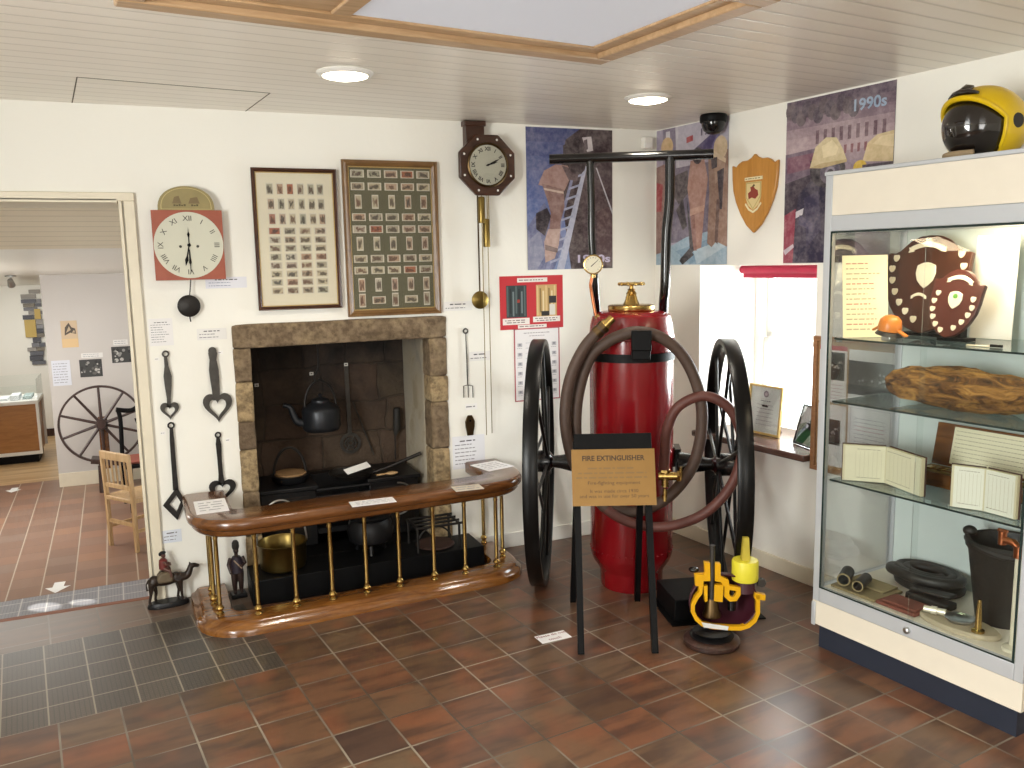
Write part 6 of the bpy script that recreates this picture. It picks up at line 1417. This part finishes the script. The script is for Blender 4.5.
# ------------------------------------------------------------------ lower room seen through the doorway
def LP_(px, py): return onfloor(px, py, LOW)
def PP(px, py, y): return hit(px, py, (0, 1, 0), y)
# pale chair
f0, f1 = LP_(106, 546), LP_(132, 553); dv = (f1 - f0); yaw = math.atan2(dv.y, dv.x)
ch = thing('spindle_chair', 'pale wooden spindle-back chair standing in the lower room beyond the doorway', 'chair', (f0 + f1) / 2 + Vector((.04, 0, 0)), yaw)
W2 = dv.length / 2; hb = atz(99, 451, f0) - LOW; hs = .41; dp = .34
for s_ in (-1, 1):
    MB().tube([(s_ * W2, 0, 0), (s_ * W2, .0, hs), (s_ * W2 * 1.02, -.015, hb)], [.019, .02, .017], 4).build('back_post', 'pale_wood', ch, smooth=0)
    MB().tube([(s_ * W2, dp, 0), (s_ * W2, dp, hs - .02)], [.018, .022], 4).build('leg', 'pale_wood', ch, smooth=0)
MB().box(-W2 - .015, -.015, hs - .02, W2 + .015, dp + .03, hs + .012).build('seat', 'pale_wood', ch, bevel=.006)
sy = lambda z: -.015 * max(0, (z - hs) / (hb - hs))
mb = MB(); mb.at(T(0, sy(hb - .03), hb - .03)).box(-W2 - .01, -.012, -.03, W2 + .01, .012, .035); mb.build('top_rail', 'pale_wood', ch, bevel=.005)
mb = MB(); mb.at(T(0, sy(hs + .1), hs + .1)).box(-W2, -.01, -.018, W2, .01, .018); mb.build('lower_rail', 'pale_wood', ch, bevel=.003)
for k in range(5): x = W2 * (-.66 + .33 * k); MB().cyl((x, sy(hs + .118), hs + .118), (x, sy(hb - .06), hb - .06), .008, seg=8).build('spindle', 'pale_wood', ch)
for z, y in ((.2, 0), (.2, dp)): MB().box(-W2, y - .008, z, W2, y + .008, z + .03).build('stretcher', 'pale_wood', ch)
for s_ in (-1, 1): MB().box(s_ * W2 - .008, 0, .15, s_ * W2 + .008, dp, .175).build('stretcher', 'pale_wood', ch)
# great wheel
yw_ = PY - .35; c = PP(101.5, 424, yw_); e = PP(57.5, 424, yw_); R_ = (c - e).length * 1.0
sw = thing('spinning_wheel', 'great wooden spinning wheel standing against the partition of the lower room', 'spinning wheel', (c.x, yw_, LOW))
zc_ = c.z - LOW
MB().at(T(0, 0, zc_) @ RX(PI / 2)).lathe([(R_ - .02, -.02), (R_ + .0, -.02), (R_ + .0, .02), (R_ - .02, .02), (R_ - .02, -.02)], 72, cap=False).build('rim', 'dark_wood', sw)
MB().at(T(0, 0, zc_) @ RX(PI / 2)).lathe([(.0, -.07), (.04, -.07), (.055, -.03), (.055, .03), (.04, .07), (.0, .07)], 20).build('hub', 'dark_wood', sw)
for k in range(10): a = 2 * PI * k / 10 + .32; MB().cyl((.05 * math.cos(a), 0, zc_ + .05 * math.sin(a)), ((R_ - .019) * math.cos(a), 0, zc_ + (R_ - .019) * math.sin(a)), .015, .012, 8).build('spoke', 'dark_wood', sw)
MB().box(-.035, .075, .20, .05, .115, zc_ + .06).build('post', 'fender', sw, bevel=.008)
MB().at(T(.42, .02, .22) @ RY(.18)).box(-.55, -.09, -.025, .5, .09, .025).build('bench', 'dark_wood', sw, bevel=.006)
for x, y, z in ((-.04, -.06, .27), (-.04, .06, .27), (.8, -.06, .12), (.8, .06, .12)): MB().cyl((x, y, z), (x - .0, y * 1.6, 0), .022, .026, 10).build('leg', 'dark_wood', sw)
# dark ornate chair
yd = PY - .95; a = PP(131, 408, yd); b = PP(131, 455, yd)
dc = thing('carved_chair', 'dark carved high-back chair half hidden by the doorway edge in the lower room', 'chair', (a.x + .1, yd, LOW), .15)
zt_ = a.z - LOW; zs_ = .44
for s_ in (-1, 1):
    MB().tube(spline([(s_ * .21, 0, 0), (s_ * .21, 0, zs_), (s_ * .20, .0, zt_ - .12), (s_ * .215, 0, zt_)], 5), .02, 10).build('back_post', 'black', dc); MB().cyl((s_ * .2, -.38, 0), (s_ * .2, -.38, zs_ - .03), .022, .026, 10).build('leg', 'black', dc)
MB().tube(spline([(-.23, 0, zt_ - .0), (-.1, 0, zt_ - .02), (0, 0, zt_ + .03), (.1, 0, zt_ - .02), (.23, 0, zt_)], 6), .022, 10).build('crest_rail', 'black', dc)
MB().prism([(-.05, zs_), (.05, zs_), (.07, zs_ + .12), (.04, zs_ + .22), (.08, zt_ - .1), (-.08, zt_ - .1), (-.04, zs_ + .22), (-.07, zs_ + .12)], -.012, .012).build('splat', 'black', dc, bevel=.003)
MB().box(-.24, -.41, zs_ - .03, .24, .02, zs_).build('seat', 'black', dc, bevel=.006); MB().box(-.2, -.37, zs_ + .0005, .2, -.03, zs_ + .03).build('cushion', plain('faded_red_cushion', '8a4a3c', .85), dc, bevel=.012)
# small purple-brown stool beside the pale chair
p = LP_(150, 535); tb = thing('three_legged_stool', 'dark round-topped stool with splayed legs beside the pale chair', 'stool', (f1.x + .40, f1.y + .0, LOW))
zt_ = .56; MB().lathe([(.0, zt_), (.17, zt_), (.18, zt_ + .01), (.18, zt_ + .035), (.17, zt_ + .045), (.0, zt_ + .045)], 30).build('top', 'sill', tb)
for k in range(3): a = 2 * PI * k / 3 + .5; MB().cyl((.08 * math.cos(a), .08 * math.sin(a), zt_ - .001), (.17 * math.cos(a), .17 * math.sin(a), 0), .018, .014, 10).build('leg', 'dark_wood', tb)
# things on the partition
def pinned(name, label, cat, px0, py0, px1, py1, y, c, draw=None, lines=0, seed=0, group=None):
    a, b = PP(px0, py0, y), PP(px1, py1, y); w, h = (b.x - a.x) / 2, (a.z - b.z) / 2; mb = MB().col(c).box(-w, -.002, -h, w, 0, h)
    for i in range(lines): words(mb, -w * .85, w * .85, h * (.85 - 1.7 * (i + .5) / lines), h * .6 / lines, -.0024, '8f8f98', .9, seed + i)
    if draw: draw(mb, w, h)
    return tag(mb.build(name, 'print', loc=((a.x + b.x) / 2, y - .001, (a.z + b.z) / 2), smooth=0), label, cat, group)
def oldphoto(mb, w, h):
    rr = random.Random(int(w * 99999)); mb.col('3b3b3a').rect(-w, -h, w, h, -.0023)
    for k in range(28): mb.col(rr.choice(('8d8c88', '5e5d5a', 'b5b3ad', '2a2a2a'))).prism(circ(rr.uniform(-.85, .85) * w, rr.uniform(-.8, .7) * h, w * rr.uniform(.06, .16), 7), -.0026 - k * .00003, -.0023)
def drawing(mb, w, h):
    mb.col('4d443c').flat([(-.6 * w, -.1 * h), (-.5 * w, .5 * h), (0, .85 * h), (.3 * w, .5 * h), (.75 * w, .4 * h), (.8 * w, -.0 * h), (.1 * w, .1 * h)], -.0024).col('b8a488').flat([(-.4 * w, .1 * h), (0, .6 * h), (.2 * w, .3 * h)], -.0028).flat([(.3 * w, .1 * h), (.6 * w, .3 * h), (.7 * w, .1 * h)], -.0028).col('d8b98a').rect(-w, -h, w, -.35 * h, -.0028)
pinned('pinned_drawing', 'tan sheet with a small dark drawing on the partition of the lower room', 'drawing', 60, 321, 79, 347, PY, 'c9b294', drawing)
pinned('wall_photo', 'black and white photograph above the left of the spinning wheel rim', 'photograph', 79, 360, 103, 376, PY, '333333', oldphoto)
pinned('wall_photo', 'black and white photograph nearest the doorway edge above the spinning wheel', 'photograph', 111, 347, 140, 361.5, PY, '333333', oldphoto)
pinned('wall_sheet', 'pale printed sheet left of the wall photographs on the partition', 'notice', 51, 361, 72, 385, PY, 'd6d9e2', lines=8, seed=400)
pinned('caption_label', 'caption strip above the left wall photograph on the partition', 'label', 81, 353.5, 103, 357, PY, 'e0deda', lines=2, seed=410)
pinned('caption_label', 'caption strip above the right wall photograph on the partition', 'label', 113, 340, 128, 344.5, PY, 'e0deda', lines=2, seed=412)
# display counter
b0 = LP_(44, 462); cn = thing('display_counter', 'glass-topped display counter with orange wood front in the far part of the lower room', 'counter', (b0.x, b0.y, LOW), .02)
hw_ = 1.3; Hc = atz(44, 402, b0) - LOW; 
MB().box(-hw_, .06, 0, -.05, .62, .10).build('plinth', 'black', cn)
MB().box(-hw_, .012, .1005, -.03, .64, Hc - .02).build('body', 'counter_wood', cn)
mb = MB().box(-hw_, 0, Hc - .0195, 0, .66, Hc + .02).box(-.03, 0, .1005, 0, .03, Hc - .02).box(-hw_, 0, .1005, -.03, .011, .14).box(-.03, .63, .1005, 0, .66, Hc - .02); mb.build('frame', 'white_paint', cn, bevel=.003)
mb = MB().box(-hw_, .0, Hc + .0205, -.0, .005, Hc + .2).box(-.005, .005, Hc + .0205, 0, .66, Hc + .26).box(-hw_, .655, Hc + .0205, -.005, .66, Hc + .26); mb.build('glass_top', 'glass', cn, smooth=0)
mb = MB(); rr = random.Random(4)
for k in range(9): x = -.08 - k * .12; mb.col(rr.choice(('dfe3e6', '9fb0ad', '6d7f7a', 'c9ccc8'))).box(x - .09, .1 + rr.uniform(0, .2), Hc + .021, x, .3 + rr.uniform(0, .25), Hc + .03 + rr.uniform(0, .05))
mb.build('contents', 'print', cn, smooth=0)
# stone-effect cladding with two yellow sheets on the far wall
a, b = PP(18, 291, FY - .03), PP(47, 364, FY - .03); rr = random.Random(12)
sc_ = thing('stone_cladding', 'ragged panel of grey stone cladding on the far wall of the lower room', 'cladding', ((a.x + b.x) / 2, FY - .002, (a.z + b.z) / 2))
mb = MB(); wt, ht = (b.x - a.x) / 2, (a.z - b.z) / 2; z = -ht
while z < ht - .02:
    h_ = rr.uniform(.04, .07); x = -wt + rr.uniform(0, .12)
    while x < wt - .05:
        w_ = rr.uniform(.08, .2); mb.col(rr.choice(('77777b', '63646b', '8d8c8e', '505158', '98938d', '7b7468'))).box(x, -.02 - rr.uniform(0, .02), z, min(x + w_, wt), 0, z + h_ - .006); x += w_ + .006
    z += h_
mb.build('stones', 'print', sc_, smooth=0)
pinned('yellow_sheet', 'large yellow paper sheet pinned on the stone cladding', 'sheet', 24, 320, 37, 337, FY - .045, 'bfa45c'); pinned('yellow_sheet', 'small yellow paper sheet high on the stone cladding', 'sheet', 34, 309, 41, 319, FY - .045, 'bfa45c')
# spot fitting on the low ceiling
a = hit(9, 262, (0, 1, 0), 5.2); zc2 = 1.755 - (5.2 - 1.5) * .0444 - .002
sp_ = thing('spotlight', 'small chrome spotlight under the ceiling of the lower room', 'spotlight', (a.x, 5.2, zc2))
MB().lathe([(.0, 0), (.05, 0), (.05, -.012), (.0, -.016)], 20).build('base', 'steel', sp_); MB().cyl((0, 0, -.015), (0, 0, -.05), .006, seg=8).build('stem', 'steel', sp_); MB().at(T(0, -.01, -.075) @ RX(.9)).lathe([(.0, .05), (.025, .045), (.035, -.03), (.03, -.03), (.0, .0)], 20).build('head', 'steel', sp_)
# white arrows on the lower floor
def arrow(px, py, lab, s_):
    p = LP_(px, py); o = MB().col('f2f2ef').at(RX(-PI / 2)).prism([(-.035 * s_, .1 * s_), (.035 * s_, .1 * s_), (.035 * s_, -.0), (.08 * s_, -.0), (0, -.12 * s_), (-.08 * s_, 0), (-.035 * s_, 0)], -.0015, -.0005).build('floor_arrow', 'print', loc=(p.x, p.y, LOW), rotz=-.05, smooth=0); tag(o, lab, 'floor marking')
arrow(58, 587, 'white arrow sticker on the lower floor just past the ribbed tiles', 1.0); arrow(13.5, 490, 'white arrow sticker far across the lower floor before the counter', .9)
# ------------------------------------------------------------------ light
def area(name, loc, look, sx, sy, power, c=(1, 1, 1)):
    l = bpy.data.lights.new(name, 'AREA'); l.shape = 'RECTANGLE'; l.size = sx; l.size_y = sy; l.energy = power; l.color = c
    o = bpy.data.objects.new(name, l); COL.objects.link(o); o.location = loc
    o.rotation_euler = (Vector(look) - Vector(loc)).to_track_quat('-Z', 'Y').to_euler(); return o
area('daylight_left_window', (XL + .03, -3.6, 1.35), (0, -3.2, 1.0), 1.3, 1.5, 215, (.98, 1, .98))
area('daylight_rear_window', (-2.6, YF + .05, 1.45), (-1.4, 0, 1.1), 2.2, 1.4, 75, (1, .99, .96))
area('daylight_right_window', rloc(.79, .75, 1.15), rloc(.79, -2.0, .6), .75, .9, 70, (.93, .97, 1))
for i, (x, y) in enumerate(((-2.012, -.965), (-.594, -.874), (-2.2, -3.6), (-.6, -3.6))):
    k = Vector((-.0, 0, 0)); l = bpy.data.lights.new('downlight_lamp', 'SPOT'); l.energy = 46; l.spot_size = 2.3; l.spot_blend = .8; l.shadow_soft_size = .07; l.color = (1, .92, .8)
    o = bpy.data.objects.new('downlight_lamp', l); COL.objects.link(o); o.location = (x, y, CEIL - .03)
c = FLc + E1 * (CL / 2) + E2 * .08; area('case_lamp', (c.x, c.y, 1.69), (c.x + .1, c.y, 1.2), .1, .6, 5, (1, .82, .55)).rotation_euler[2] += 0
area('lower_room_daylight', (XL + .05, 3.6, .7), (-3.0, 3.4, .2), 1.6, 1.2, 45, (1, .98, .95))
area('lower_room_ceiling', (-3.9, 3.6, 1.5), (-3.6, 3.8, 0), .8, 1.6, 30, (1, .97, .92))
area('lower_room_far', (-4.3, 6.9, 1.30), (-4.3, 7.4, 0), 1.0, .8, 20, (1, .98, .95))
for px_, py_, s_ in ((44, 607, .085), (82, 602, .06)):
    p = onfloor(px_, py_, LOW); l = bpy.data.lights.new('sunbeam', 'SPOT'); l.energy = 420; l.spot_size = s_; l.spot_blend = .6; l.shadow_soft_size = .004; l.color = (1, .95, .86)
    o = bpy.data.objects.new('sunbeam', l); COL.objects.link(o); src = Vector((XL + .1, p.y + .9, .75)); o.location = src; o.rotation_euler = (p - src).to_track_quat('-Z', 'Y').to_euler()
wd = bpy.data.worlds.new('sky'); SC.world = wd; wd.use_nodes = True; wd.node_tree.nodes['Background'].inputs[0].default_value = (.95, .98, 1, 1); wd.node_tree.nodes['Background'].inputs[1].default_value = 6.0
# ------------------------------------------------------------------ camera and view
cam = bpy.data.cameras.new('camera'); co = bpy.data.objects.new('camera', cam); COL.objects.link(co)
cam.sensor_fit = 'HORIZONTAL'; cam.sensor_width = 36; cam.lens = F_PX / 1024 * 36; cam.clip_start = .05; cam.clip_end = 60
m = Matrix((CR, CU, -CF)).transposed().to_4x4(); m.translation = CAM; co.matrix_world = m; SC.camera = co
SC.view_settings.view_transform = 'Standard'; SC.view_settings.look = 'None'; SC.view_settings.gamma = 1; SC.view_settings.exposure = -0.1; SC.view_settings.use_curve_mapping = False
